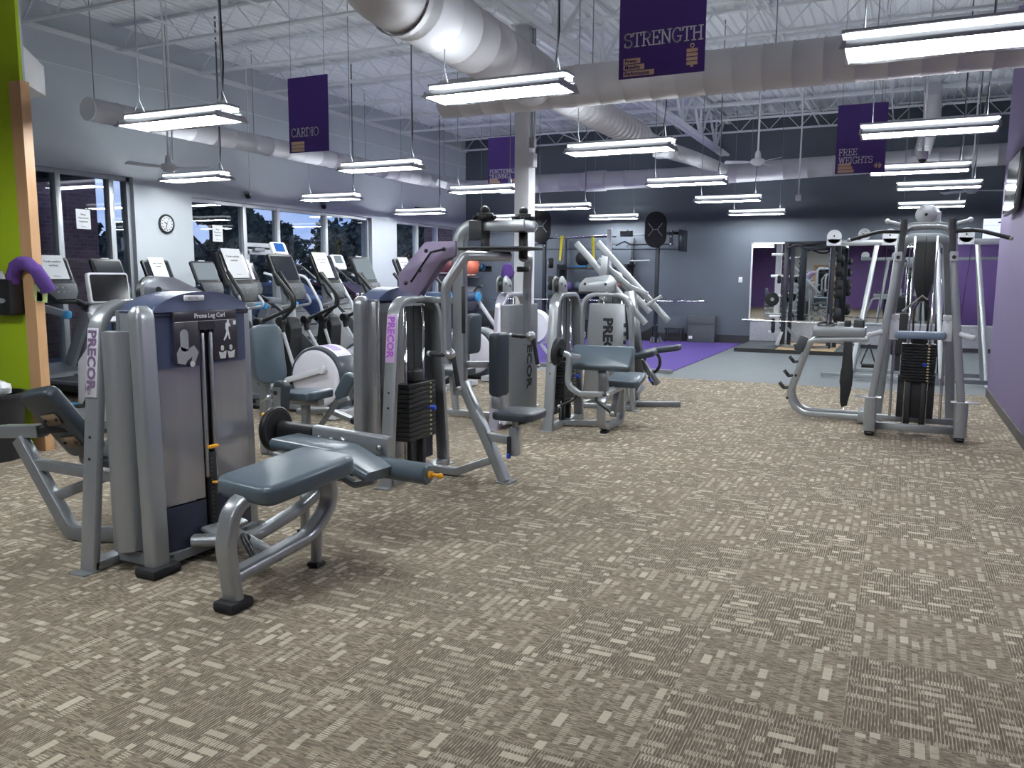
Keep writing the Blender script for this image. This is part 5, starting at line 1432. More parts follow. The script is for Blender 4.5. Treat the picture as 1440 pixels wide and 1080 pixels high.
def climber(label, x, y, lit, zc):
    t = thing('stair_climber', label, 'stair climber', (x, y, 0), 0, 'stair climbers by the entrance windows')
    b = MB(); b.prism(fil([(-.35, .02), (-.35, 1.0), (-.15, 1.15), (.15, .95), (.95, .25), (.95, .02)], [.1, .08, .1, .1], 4), .62, (0, 0, 0), (1, 0, 0), (0, 0, 1), .04); b.build('body', DGREY, t)
    for s in (-1, 1):
        b = MB(); b.prism(fil([(-.30, .04), (-.30, .95), (.0, 1.02), (.25, .75), (.30, .45), (.75, .04)], [.1, .1, .2, .2], 5), .02, (0, s * .33, 0), (1, 0, 0), (0, 0, 1), .006); b.build('side_cover', LGREY, t)
        b = MB(); b.tube(fil([(.55, s * .38, .30), (.45, s * .38, 1.05), (.12, s * .38, 1.55), (-.20, s * .36, 1.62)], [.4, .2], 6), .026, 10); b.build('side_rail', LGREY, t)
        b = MB(); b.tube(fil([(.50, s * .36, 1.42), (.05, s * .36, 1.74), (-.22, s * .30, 1.74)], .1, 5), .02, 8); b.build('hand_rail', BLACK, t)
    for k in range(4):
        b = MB(); b.box((.05 + k * .26, 0, .92 - k * .21), (.26, .54, .05), bev=.01); b.build('step', BLACK, t)
    b = MB(); b.bar((-.25, 0, 1.0), (-.22, 0, zc - .1), .12, .08, up=(1, 0, 0)); b.build('mast', GREY, t)
    c = V((-.16, 0, zc)); ux = V((0, 1, 0)); uy = V((-.40, 0, .92)).normalized(); n = ux.cross(uy)
    b = MB(); b.prism(rrect(.40, .32, .06, 4), .06, c, ux, uy, .02); o = b.build('console', WHITEP, t)
    b = MB(); b.prism(rrect(.24, .16, .01, 2), .006, c + n * .032 + uy * .05, ux, uy); b.build('screen', lit, o)
    b = MB(); b.sweep(fil([(-.10, -.34, zc - .22), (-.24, -.2, zc - .16), (-.24, .2, zc - .16), (-.10, .34, zc - .22)], .1, 4), rrect(.1, .06, .02)); b.build('tray', BLACK, t)
    return t
climber('stair climber with blue lit console and curved silver rail, before the glass door', -10.0, 11.60, SCRB, 2.02)
climber('stair climber with pale console and arched rails, right part of the entrance window', -10.0, 13.3, SCRL, 1.84)

# upright bike with black screen
t = thing('exercise_bike', 'upright bike with black screen and white body, between maple post and near tower', 'exercise bike', (-7.3, 5.65, 0), 0)
b = MB(); b.prism(fil([(-.30, .10), (-.22, .70), (.0, .98), (.12, .9), (.30, .45), (.60, .30), (.60, .10)], [.1, .1, .08, .12, .1, .05], 4), .20, (0, 0, 0), (1, 0, 0), (0, 0, 1), .04); b.build('body', WHITEP, t)
for s in (-1, 1):
    b = MB(); b.lathe([(0, .10), (.12, .10), (.13, .11), (0, .112)], (.0, 0, .42), (0, s, 0), 20); b.build('crank_cover', BLACK, t)
    b = MB(); b.bar((0, s * .14, .42), (.10 * s, s * .14, .28), .03, .04); b.box((.10 * s, s * .20, .27), (.10, .10, .03), bev=.01); b.build('pedal', BLACK, t)
b = MB(); b.bar((-.35, -.26, .04), (-.35, .26, .04), .08, .06); b.bar((.62, -.26, .04), (.62, .26, .04), .08, .06); b.bar((-.35, 0, .06), (.62, 0, .06), .12, .06); b.build('base_rail', GREY, t)
b = MB(); b.bar((-.02, 0, .9), (.06, 0, 1.25), .10, .08, up=(1, 0, 0)); b.build('mast', WHITEP, t)
b = MB(); b.bar((.50, 0, .3), (.60, 0, .88), .06, .06, up=(1, 0, 0)); b.build('seat_post', GREY, t)
b = MB(); b.pad((.60, 0, .92), (1, 0, 0), (0, 1, 0), .28, .22, .08, .08, .03); b.build('saddle', BLACK, t)
b = MB(); b.tube(fil([(.40, -.26, 1.10), (.20, -.26, 1.22), (.02, -.1, 1.12), (.02, .1, 1.12), (.20, .26, 1.22), (.40, .26, 1.10)], .06, 4), .017, 8); b.build('handlebar', WHITEP, t)
b = MB(); b.prism(rrect(.46, .30, .03, 4), .05, (.16, 0, 1.45), (0, 1, 0), (-.12, 0, .99), .012); o = b.build('screen_frame', LGREY, t)
b = MB(); b.prism(rrect(.42, .26, .02, 3), .008, (.186, 0, 1.453), (0, 1, 0), (-.12, 0, .99)); b.build('screen', mat('black_screen', lin(12, 13, 16), .1), o)
b = MB(); b.prism(rrect(.40, .20, .06, 4), .05, (.15, 0, 1.20), (0, 1, 0), (-.5, 0, .86), .02); o = b.build('keypad', WHITEP, t)
b = MB(); b.prism(rrect(.28, .10, .02, 3), .006, (.174, 0, 1.215), (0, 1, 0), (-.5, 0, .86)); b.build('keypad_panel', mat('green_keys', lin(38, 66, 60), .3), o)
# low blue step box beside the treadmill row
t = thing('step_platform', 'low blue topped step box on the carpet beside the maple post', 'step', (-8.35, 5.95, 0), .1)
b = MB(); b.box((0, 0, .06), (.5, .3, .12), bev=.02); b.build('base', LGREY, t)
b = MB(); b.box((0, 0, .135), (.5, .3, .03), bev=.012); b.build('top', CYAN, t)

# paper signs on consoles and windows
def sign(label, c, w, h, n, lines, tilt=0.0, cat='paper sign', group='paper signs on cardio consoles', sz=.035):
    c = V(c); ux = V((0, 1, 0)); uy = V((-math.sin(tilt), 0, math.cos(tilt))); nn = ux.cross(uy)
    t = thing('paper_sign', label, cat, tuple(c), world=True, group=group)
    b = MB(); b.prism(rrect(w, h, .004, 1), .002, c, ux, uy); b.build('sheet', PAPER, t)
    b = MB()
    for i, ln in enumerate(lines):
        b.text(ln, sz, c + nn * .002 + uy * (h * .20 - i * sz * 1.5), ux, uy, .0006, .0005, 1.0, 'CENTER')
    b.text('Thank you', sz * .6, c + nn * .002 - uy * (h * .40), ux, uy, .0006, 0, 1.0, 'CENTER')
    b.build('print', INK, t)
def csign(label, x, y, w, h, dz=0.0, dy=0.0):
    tl = .42; c0 = V((x - .10, y, 1.62 + dz)); uy = V((-math.sin(tl), 0, math.cos(tl))); n = V((0, 1, 0)).cross(uy)
    sign(label, c0 + n * .022 + uy * .05 + V((0, dy, 0)), w, h, n, ('Cardio machine', 'sanitized'), tl, sz=w * .11)
csign('paper sign on the leftmost treadmill console', -10.05, 7.23, .34, .34)
csign('paper sign on the treadmill console before the clock pier', -10.05, 8.93, .28, .36)
csign('paper sign on the treadmill console by the door frame', -10.05, 10.75, .28, .36)
csign('large paper sign on the first elliptical console', -7.15, 7.50, .30, .38, .05)
csign('paper sign on the middle elliptical console', -7.15, 9.22, .30, .38, .05, -.06)
csign('paper sign on the half hidden elliptical console', -7.15, 11.25, .28, .34, .05)
for lb, y, z in (('paper notice taped to the near window pane', 8.47, 2.40), ('paper notice taped to the window right of the clock', 11.14, 2.32)):
    sign(lb, (XL - .132, y, z), .24, .29, (1, 0, 0), ('Please', 'Wipe Down', 'Equipment'), 0, group='notices on the windows', sz=.034)
# ------------------------------------------------------------------ functional training rig at the far wall
RIG = mat('rig_steel', lin(46, 50, 58), .4, .3, .06)
RY = 19.25
T = thing('training_rig', 'black pull-up rig with oval targets standing on the purple turf', 'rig', (-6.7, RY, 0), world=True)
for x, z1 in ((-8.25, 3.0), (-5.32, 2.9)):
    b = MB(); b.box((x, RY, z1 / 2), (.085, .085, z1), bev=.006); b.build('upright', RIG, T)
    b = MB(); b.box((x, RY, .01), (.22, .22, .02)); b.build('foot', RIG, T)
for x in (-8.0, -6.18):
    b = MB(); b.box((x, RY + .8, 1.28), (.07, .07, 2.56), bev=.006); b.build('upright', RIG, T)
b = MB(); b.box((-6.36, RY - .5, 1.36), (.10, .10, 2.72), bev=.008); tag(b.build('upright', LGREY, T), 'light grey upright')
for a, c, r in (((-8.7, RY, 2.53), (-6.36, RY, 2.56), .02), ((-8.25, RY, 2.27), (-4.84, RY, 2.24), .012), ((-8.7, RY, 2.42), (-8.25, RY, 2.40), .02), ((-6.4, RY + .5, 2.62), (-4.83, RY + .5, 2.62), .015)):
    b = MB(); b.tube([a, c], r, 8); b.build('cross_bar', RIG, T)
b = MB(); b.tube([(-8.0, RY - .05, 2.54), (-6.4, RY - .3, 2.57)], .02, 10); tag(b.build('pullup_bar', CHROME, T), 'bright steel pull-up bar')
b = MB(); b.tube(fil([(-6.36, RY, 2.34), (-6.15, RY, 2.44), (-6.0, RY, 2.36), (-5.6, RY, 2.36), (-5.52, RY, 2.44), (-5.4, RY, 2.42), (-5.32, RY, 2.36), (-4.95, RY, 2.36)], .04, 3), .018, 8); b.build('monkey_bar', RIG, T)
b = MB(); b.tube(fil([(-8.7, RY, 2.58), (-8.5, RY, 2.50), (-8.25, RY, 2.52)], .05), .018, 8); b.build('grip_bar', RIG, T)
b = MB(); b.box((-5.0, RY, 2.5), (.07, .07, .36), bev=.005); b.bar((-5.3, RY, 2.62), (-4.83, RY + .2, 2.62), .05, .06); b.box((-4.82, RY + .4, 2.45), (.04, .7, .5)); b.box((-6.1, RY, 2.62), (.3, .10, .14), bev=.01); b.build('bracket', RIG, T)
b = MB()
for x, z in ((-5.0, 2.66), (-5.0, 2.54), (-5.0, 2.36), (-6.36, 2.36), (-8.22, 2.36), (-7.9, 2.62), (-6.05, 2.70), (-6.05, 2.32), (-5.32, 2.38)):
    b.cyl((x, RY - .06, z), (x, RY - .05, z), .022, 10)
b.build('bolt', LGREY, T)
for x, z in ((-8.32, 2.84), (-5.36, 2.70)):
    b = MB(); b.prism(rrect(.52, .84, .25, 7), .05, (x, RY - .08, z), (1, 0, 0), (0, 0, 1), .015); o = b.build('target_board', BLACKM, T)
    b = MB()
    for sx in (-1, 1):
        for sz in (-1, 1):
            b.tube(fil([(x + sx * .07, RY - .112, z), (x + sx * .07, RY - .112, z + sz * .03), (x + sx * .17, RY - .112, z + sz * .15)], .02), .010, 6)
    b.tube([(x - .07, RY - .112, z), (x + .07, RY - .112, z)], .010, 6)
    b.build('target_mark', GREY, o)
b = MB(); b.tube([(-5.32, RY - .1, .5), (-5.32, RY - .1, .42), (-5.22, RY - .1, .44)], .02, 8); b.build('j_hook', RIG, T)
b = MB()
for k in range(7):
    a = k * 2 * PI / 7; b.cyl((-5.3 + .12 * math.cos(a), RY + .1 * math.sin(a), .02), (-5.3 + .12 * math.cos(a), RY + .1 * math.sin(a), .12 + .03 * (k % 2)), .025, 8)
b.build('floor_anchor', STEEL, T)

t = thing('barbell', 'long bright barbell resting across the black rig posts', 'barbell', (-6.9, RY - .22, 1.0), world=True)
b = MB(); b.tube([(-9.6, RY - .22, 1.0), (-4.1, RY - .22, 1.03)], .018, 10); b.build('bar', CHROME, t)
b = MB(); b.cyl((-4.85, RY - .22, 1.025), (-4.05, RY - .22, 1.03), .028, 12); b.cyl((-9.6, RY - .22, 1.0), (-8.9, RY - .22, 1.0), .028, 12); b.build('sleeve', CHROME, t)
for lb, x, z1, sl in (('yellow looped band hanging at left from the pull-up bar', -7.72, 1.98, .05), ('yellow looped band hanging above the black ball', -6.92, 1.95, -.06)):
    t = thing('resistance_band', lb, 'exercise band', (x, RY - .12, 2.57), world=True, group='yellow bands on the pull-up bar')
    b = MB()
    for q in (-.02, .02):
        b.prism([(-.03, 2.58), (.03, 2.58), (.018 - sl, z1), (-.018 - sl, z1)], .004, (x, RY - .14 + q * 1.0, 0), (1, 0, 0), (0, 0, 1))
    b.box((x, RY - .14, 2.578), (.07, .07, .02), bev=.008)
    b.build('band', mat('yellow_band', lin(232, 216, 40), .5), t)

# storage shelf with balls and plates left inside the rig
T = thing('storage_rack', 'black two shelf rack behind the rig holding balls', 'rack', (-7.4, 19.75, 0), world=True)
for x in (-8.0, -6.2):
    b = MB(); b.box((x, 19.75, .95), (.07, .4, 1.9)); b.build('upright', RIG, T)
for z in (1.82, 1.22, .5):
    b = MB(); b.box((-7.1, 19.75, z - .03), (1.86, .40, .05)); b.build('shelf', BLACK, T)
def ball(label, x, y, z, r, m, name='medicine_ball', cat='ball', g='balls on the storage rack'):
    b = MB(); b.sphere((0, 0, 0), r, seg=24)
    for k in range(1):
        b.tube([(r * 1.001 * math.cos(a * PI / 12), 0, r * 1.001 * math.sin(a * PI / 12)) for a in range(24)], .004, 5, closed=True)
    o = b.build(name, m); o.location = (x, y, z); o.rotation_euler = (.3, .5, .8); tag(o, label, cat, g)
ball('large black ball on the top rack shelf below the yellow band', -7.37, 19.68, 1.85 + .19, .19, BLACKM)
ball('purple medicine ball on the second rack shelf', -7.75, 19.68, 1.22 + .12, .12, mat('ball_purple', lin(98, 82, 140), .6))
ball('teal grey medicine ball on the second rack shelf', -7.48, 19.68, 1.22 + .135, .135, mat('ball_teal', lin(64, 78, 90), .6))
ball('reddish medicine ball on the second rack shelf behind the slanted arms', -6.45, 19.68, 1.22 + .13, .13, mat('ball_red', lin(150, 100, 98), .6))
t = thing('blue_cloth', 'small blue folded cloth on the top rack shelf', 'cloth', (-7.45, 19.6, 1.82)); b = MB(); b.box((0, 0, .02), (.4, .15, .04), bev=.015); b.build('cloth', BLUE, t)

# weight plates stored on pegs at the left rig post and lifting rack
def plate(label, c, r, ax, th=.06, g='round weight plates on rig pegs', m=None):
    c, ax = V(c), V(ax)
    t = thing('weight_plate', label, 'weight plate', tuple(c), world=True, group=g)
    b = MB(); b.lathe([(.03, -th / 2), (r - .02, -th / 2), (r, -th / 2 + .015), (r, th / 2 - .015), (r - .02, th / 2), (.03, th / 2)], c, ax, 26); b.build('disc', m or BLACKM, t)
    b = MB(); b.lathe([(.0, -th / 2 - .012), (.04, -th / 2 - .012), (.04, th / 2 + .012), (0, th / 2 + .012)], c, ax, 14); b.build('hub', STEEL, t)
for k, z in enumerate((1.92, 1.42, .95)):
    plate(('topmost', 'middle', 'lowest')[k] + ' black plate on the left pegs inside the rig', (-8.02, RY - .12, z), (.13, .18, .19)[k], (1, .5, 0), .12)
plate('black plate on the right rig peg beside the slanted arms', (-6.12, RY + .62, 1.93), .12, (1, 0, 0), .10)
for k, (x, z) in enumerate(((-5.95, 1.98), (-7.9, .9))):
    t = thing('storage_peg', ('steel plate peg sticking out right of the light grey upright', 'steel plate peg low at the left rig post')[k], 'peg', (x, RY + .5, z), world=True)
    b = MB(); b.cyl((x - .2, RY + .5, z), (x + .3, RY + .5, z), .02, 10); b.build('peg', GREY, t)

# stability balls on wall rings at the corner
for lb, x, z, r, m in (('orange stability ball on the upper wall ring', -10.62, 1.84, .29, mat('ball_orange', lin(206, 110, 86), .45, 0, .04)),
                       ('dark grey stability ball on the middle wall ring', -10.55, .98, .33, mat('ball_grey', lin(92, 92, 100), .45, 0, .04)),
                       ('pale stability ball on the floor under the grey ball', -10.5, .29, .29, mat('ball_pale', lin(196, 196, 190), .45, 0, .04))):
    ball(lb, x, 19.6, z, r, m, 'stability_ball', 'exercise ball', 'stability balls in the corner')
ball('maroon stability ball on a wall ring, seen through the lavender arm', -10.66, 18.3, 1.88, .30, mat('ball_maroon', lin(110, 58, 62), .45, 0, .04), 'stability_ball', 'exercise ball', 'stability balls in the corner')
for i, (x, y, z, r) in enumerate(((-10.62, 19.6, 1.55, .2), (-10.66, 18.3, 1.6, .2), (-10.55, 19.6, .72, .22))):
    t = thing('ball_ring', ('steel wall ring carrying the orange ball', 'steel wall ring carrying the maroon ball', 'steel wall ring carrying the grey ball')[i], 'ball holder', (x, y, z), world=True, group='wall rings for balls')
    b = MB(); b.tube([(x + r * math.cos(k * PI / 10), y + r * math.sin(k * PI / 10), z + .06) for k in range(20)], .014, 8, closed=True); b.build('ring', LGREY, t)
    b = MB(); b.bar((x, y, z - .0) if i != 1 else (x - r, y, z + .06), (x, YF, z - .0) if i != 1 else (XL, y, z + .06), .03, .02); b.bar((x, y + .1, z), (x, y + .2, z + .06), .02, .02); b.build('bracket', LGREY, t)
ball('black mesh ball on the turf beside the stretching seat', -9.7, 19.2, .36, .34, BLACKM, 'stability_ball', 'exercise ball', 'stability balls in the corner')

# stretching seat machine with blue ended pads
T = thing('stretch_trainer', 'silver stretching seat with cyan ended navy pads on the turf', 'stretching machine', (-7.6, 14.2, 0), world=True)
b = MB(); b.tube([(-8.30, 14.15, .02), (-8.75, 14.15, 1.05)], .035, 10); b.tube([(-8.15, 14.35, .02), (-8.60, 14.35, 1.05)], .035, 10); b.tube([(-7.05, 14.2, .55), (-7.50, 14.2, 1.12)], .04, 10); b.tube([(-7.05, 14.2, .57), (-7.0, 14.2, .03)], .04, 10); b.bar((-8.3, 14.2, .05), (-6.9, 14.2, .05), .08, .06); b.build('frame', LGREY, T)
b = MB(); b.cyl((-7.86, 14.0, 1.18), (-7.40, 14.0, 1.20), .09, 18); b.cyl((-8.55, 14.0, 1.18), (-8.0, 14.0, 1.18), .09, 18); b.build('pad', mat('navy_vinyl', lin(52, 70, 100), .4), T)
for x in (-7.38, -7.88, -8.02): 
    b = MB(); b.cyl((x - .03, 14.0, 1.19), (x + .03, 14.0, 1.19), .098, 18, bev=.02); b.build('pad_end', CYAN, T)
b = MB(); b.tube(fil([(-7.75, 14.0, .30), (-7.75, 14.0, .56), (-7.15, 14.0, .60)], .08), .022, 8); b.tube([(-7.6, 14.1, 1.2), (-7.45, 14.1, 1.38)], .025, 8); b.box((-7.40, 14.1, 1.39), (.10, .06, .05)); b.build('handle', BLACK, T)
b = MB(); b.pad((-7.55, 14.2, .28), (1, 0, 0), (0, 1, 0), .6, .36, .09, .06, .02); b.build('seat', BLACK, T)
b = MB(); b.sphere((-7.72, 13.95, .30), .05, seg=10); b.build('knob', CYAN, T)
b = MB(); b.box((-7.45, 13.98, .33), (.13, .1, .14), bev=.03); b.build('bracket', LGREY, T)
# rower with white flywheel
T = thing('rowing_machine', 'rowing machine with round white flywheel cover on the turf', 'rowing machine', (-6.4, 14.6, 0), world=True)
b = MB(); b.lathe([(0, -.09), (.30, -.09), (.33, -.05), (.33, .05), (.30, .09), (0, .09)], (-6.38, 14.5, .62), (.1, 1, 0), 32); fw_ = b.build('flywheel_cover', WHITEP, T)
b = MB(); b.cyl((-6.39, 14.40, .62), (-6.40, 14.36, .62), .07, 18); b.cyl((-6.5, 14.41, .56), (-6.5, 14.37, .56), .03, 12); b.build('hub', BLACK, fw_)
b = MB(); b.bar((-6.72, 14.42, .62), (-6.15, 14.46, .40), .03, .10); b.build('chain_guard', LGREY, T)
b = MB(); b.bar((-6.38, 14.5, .32), (-6.1, 16.4, .36), .10, .12); b.bar((-6.38, 14.5, .4), (-6.6, 14.45, .03), .05, .06); b.bar((-6.38, 14.5, .4), (-6.1, 14.6, .03), .05, .06); b.bar((-6.4, 16.3, .03), (-5.9, 16.35, .03), .06, .05); b.bar((-6.1, 16.3, .03), (-6.1, 16.3, .36), .06, .05); b.build('rail', LGREY, T)
b = MB(); b.box((-6.2, 15.6, .46), (.3, .25, .07), bev=.02); b.build('seat', BLACK, T)

# plyo pads and boxes by the far wall
t = thing('plyo_box', 'dark grey foam box leaning upright against the charcoal wall', 'plyo box', (-4.38, 19.9, 0), world=True)
b = MB(); b.box((-4.36, 19.98, .33), (.66, .20, .66), rot=(-.06, 0, 0), bev=.02); o = b.build('block', mat('foam_grey', lin(74, 78, 84), .8), t)
b = MB(); b.box((-4.36, 19.876, .46), (.64, .004, .012)); b.build('seam', BLACK, o)
b = MB(); b.box((-4.61, 19.86, .13), (.09, .004, .07)); b.build('tag', PAPER, o)
t = thing('step_stool', 'low black open step frame left of the grey foam box', 'step', (-5.0, 19.9, 0), world=True)
b = MB(); b.box((-5.02, 19.9, .33), (.44, .3, .03), bev=.005); b.build('top', BLACK, t)
for sx in (-1, 1):
    for sy in (-1, 1):
        b = MB(); b.bar((-5.02 + sx * .20, 19.9 + sy * .13, .0), (-5.02 + sx * .18, 19.9 + sy * .12, .32), .03, .03); b.build('leg', BLACK, t)
b = MB(); b.bar((-5.21, 19.78, .1), (-4.83, 19.78, .1), .02, .02); b.build('stretcher', BLACK, t)
t = thing('plyo_box', 'small dark wedge at the wall foot behind the rig post', 'plyo box', (-5.75, 19.9, 0), world=True)
b = MB(); b.prism([(-.25, 0), (.25, 0), (.25, .36), (-.05, .18)], .3, (-5.8, 19.95, 0), (1, 0, 0), (0, 0, 1), .01); b.build('block', BLACKM, t)
t = thing('light_switch', 'small white wall switch left of the mirror', 'switch', (-3.5, 20.165, 1.53), world=True)
b = MB(); b.box((-3.52, 20.163, 1.53), (.09, .012, .13), bev=.004); b.build('plate', WHITEP, t)
b = MB(); b.box((-3.52, 20.155, 1.53), (.03, .01, .05), bev=.003); b.build('rocker', LGREY, t)

# ------------------------------------------------------------------ mirror wall
MIRR = bpy.data.materials.new('mirror'); MIRR.use_nodes = True
pb = MIRR.node_tree.nodes['Principled BSDF']; pb.inputs['Base Color'].default_value = (.82, .85, .86, 1); pb.inputs['Metallic'].default_value = 1; pb.inputs['Roughness'].default_value = .015
t = thing('wall_mirror', 'long wall mirror above the diamond plate panel', 'mirror', (0, 20.15, .6), world=True)
b = MB(); b.box((.8, 20.155, 1.48), (8.1, .02, 1.80)); b.build('glass', MIRR, t)
b = MB(); b.box((.8, 20.14, 2.39), (8.16, .04, .035)); b.box((.8, 20.14, .575), (8.16, .04, .03)); b.box((-3.27, 20.14, 1.48), (.035, .04, 1.86)); b.build('frame', LGREY, t)
b = MB()
dm = mat('diamond_plate', lin(168, 170, 178), .38, .75, .25, 26, bump=1.0, bscale=55)
b.box((.8, 20.15, .33), (8.1, .02, .48)); tag(b.build('wall_panel', dm), 'silver diamond plate wall panel below the mirror', 'wall panel')

# lifting platform and half rack
PW = mat('platform_oak', lin(196, 168, 128), .4, 0, .12, 6, stretch=(1, 9, 1))
t = thing('lifting_platform', 'low black lifting platform with an oak centre under the rack', 'platform', (-2.0, 18.9, 0), world=True)
b = MB(); b.box((-2.0, 18.95, .04), (2.42, 2.05, .08)); b.build('base', BLACK, t)
b = MB(); b.box((-2.78, 18.95, .083), (.86, 2.05, .01)); b.box((-.99, 18.95, .083), (.4, 2.05, .01)); b.build('rubber_mat', mat('platform_rubber', lin(80, 84, 88), .7, 0, .1), t)
b = MB(); b.box((-1.77, 18.95, .084), (1.16, 2.05, .012)); b.build('wood_inlay', PW, t)
T = thing('half_rack', 'black half rack with white pegs in front of the mirror', 'squat rack', (-1.85, 18.7, .09), world=True)
for x in (-2.30, -1.36):
    b = MB(); b.box((x, 18.62, 1.22), (.09, .09, 2.26), bev=.006); b.box((x + .10, 18.9, 1.2), (.08, .08, 2.2), bev=.006); b.build('upright', RIG, T)
    b = MB()
    for k in range(14): b.box((x - .055, 18.6, .5 + k * .12), (.03, .07, .05))
    b.build('hole_strip', BLACK, T)
    b = MB(); b.bar((x - .02, 18.6, .118), (x + .55 * (1 if x < -2 else -1), 18.3, .118), .07, .05); b.bar((x, 18.6, .122), (x, 19.2, .122), .08, .06); b.bar((x + .1, 18.55, .5), (x + (.5 if x < -2 else -.4), 18.3, .14), .05, .05); b.build('foot', SILVERD, T)
b = MB(); b.bar((-2.34, 18.62, 2.33), (-1.30, 18.62, 2.33), .08, .06); b.bar((-2.2, 18.9, 2.28), (-1.26, 18.9, 2.28), .08, .06); b.tube(fil([(-2.3, 18.55, 2.22), (-2.1, 18.5, 2.28), (-1.9, 18.5, 2.20), (-1.75, 18.5, 2.20), (-1.6, 18.5, 2.28), (-1.36, 18.55, 2.22)], .05), .018, 8); b.build('top_bar', RIG, T)
b = MB(); b.cyl((-1.42, 18.55, .3), (-1.40, 18.55, 2.5), .018, 10); b.build('guide_rod', CHROME, T)
b = MB()
for z in (2.08, 1.62, 1.2, .75, .41): b.cyl((-2.34, 18.6, z), (-2.60, 18.58, z), .03, 12)
tag(b.build('peg', WHITEP, T), 'white plate peg')
b = MB(); b.bar((-2.32, 18.55, .42), (-2.40, 18.5, .13), .06, .06); b.build('strut', LGREY, T)
t = thing('barbell', 'barbell lying low in the half rack before the mirror', 'barbell', (-1.6, 18.45, .64), world=True)
b = MB(); b.tube([(-3.15, 18.45, .66), (-.1, 18.45, .62)], .016, 10); b.cyl((-3.15, 18.45, .66), (-2.72, 18.45, .655), .028, 12); b.build('bar', CHROME, t)
for k, (x, z, r) in enumerate(((-2.55, 1.12, .15), (-2.50, .55, .16), (-2.42, 1.55, .09))):
    plate(('black plate on the left peg of the half rack, seen face on', 'black plate low on the left rack post', 'small black plate high on the left rack post')[k], (x, 18.55, z), r, (.35, -1, 0) if k == 0 else (1, .2, 0), .07, 'plates on the half rack')
for k, z in enumerate((2.0, 1.72, 1.42, 1.28, .82)):
    plate(('first', 'second', 'third', 'fourth', 'fifth')[k] + ' black plate from the top on the right post of the half rack', (-1.22, 18.6, z), (.09, .10, .13, .13, .14)[k], (1, .25, 0), .14, 'plates on the half rack')

# televisions, clocks, wall things
t = thing('television', 'lit television on the far wall beside the purple wall edge', 'television', (1.8, 20.1, 2.6), world=True)
b = MB(); b.box((1.86, 20.10, 2.62), (.84, .06, .48), bev=.01); b.build('bezel', BLACK, t)
b = MB(); b.box((1.86, 20.066, 2.62), (.80, .004, .44)); sc = b.build('screen', m_emit('tv_picture', lin(206, 216, 246), 1.5), t)
b = MB(); b.box((1.80, 20.062, 2.70), (.66, .002, .004)); b.box((1.80, 20.062, 2.76), (.14, .002, .03)); b.build('screen_print', mat('tv_print', lin(50, 50, 80)), sc)
t = thing('television', 'dark wall mounted television on the right purple wall near the top corner', 'television', (1.0, 11.2, 2.7), world=True)
b = MB(); b.box((1.075, 11.0, 2.66), (.05, 1.15, .66), rot=(0, .04, 0), bev=.01); b.build('bezel', BLACK, t)
b = MB(); b.box((1.048, 11.0, 2.66), (.006, 1.10, .61), rot=(0, .04, 0)); b.build('screen', SCREEN, t)
b = MB(); b.box((1.11, 11.0, 2.66), (.05, .2, .2)); b.build('mount', BLACK, t)
def clock(label, c, n, r, face):
    c, n = V(c), V(n)
    t = thing('wall_clock', label, 'clock', tuple(c), world=True)
    b = MB(); b.lathe([(0, 0), (r, 0), (r + .012, .012), (r + .012, .032), (r - .015, .038), (r - .02, .03), (0, .03)], c, n, 32); b.build('rim', BLACK if face else LGREY, t)
    b = MB(); b.lathe([(0, .0305), (r - .02, .0305), (0, .031)], c, n, 32); f = b.build('face', mat('clock_face', lin(214, 216, 216), .5), t)
    u = n.cross(V((0, 0, 1))) * -1; b = MB()
    for k in range(12):
        a = k * PI / 6; p = c + n * .033 + (u * math.sin(a) + V((0, 0, 1)) * math.cos(a)) * (r - .045)
        b.sphere(p, .009, seg=6)
    b.build('hour_marks', INK, f)
    b = MB()
    for a, L, w in ((R(200), .09, .012), (R(-65), .06, .016), (R(20), .1, .004)):
        d = u * math.sin(a) + V((0, 0, 1)) * math.cos(a)
        b.bar(c + n * .035, c + n * .035 + d * L, .003, w, up=n.cross(d))
    b.build('hands', BLACK, t)
clock('round black rimmed clock on the white pier', (XL, 9.875, 2.41), (1, 0, 0), .145, True)
clock('pale round clock on the dark wall above the mirror', (-.84, YF, 2.56), (0, -1, 0), .12, False)
t = thing('exit_sign', 'dark exit sign with orange letters above the farthest window', 'exit sign', (XL, 17.8, 3.2), world=True)
b = MB(); b.box((XL + .05, 17.8, 3.19), (.06, .62, .17), bev=.01); b.build('case', mat('exit_case', lin(48, 34, 34)), t)
b = MB(); b.text('EXIT', .15, (XL + .082, 17.62, 3.135), (0, 1, 0), (0, 0, 1), .003, .003); b.build('letters', m_emit('exit_orange', lin(230, 110, 60), .9), t)

# ------------------------------------------------------------------ entry corner by the maple post
t = thing('wipe_dispenser', 'black wall mounted wipe dispenser on the lime partition', 'dispenser', (-7.2, 4.62, 1.4), world=True)
b = MB(); b.prism(fil([(-.17, -.17), (.165, -.17), (.18, .15), (-.18, .15)], .03, 3), .15, (-7.22, 4.657, 1.39), (1, 0, 0), (0, 0, 1), .02); b.build('body', BLACK, t)
b = MB(); b.prism([(.07 * math.cos(k * PI / 8), .022 * math.sin(k * PI / 8)) for k in range(16)], .006, (-7.17, 4.58, 1.35), (1, 0, 0), (0, 0, 1)); b.build('badge', GREY, t)
b = MB(); b.prism([(-.04, 0), (.04, 0), (.02, .03), (.012, .07), (-.015, .06), (-.025, .02)], .03, (-7.2, 4.62, 1.54), (1, 0, 0), (0, 0, 1), .008); b.build('wipe', PAPER, t)
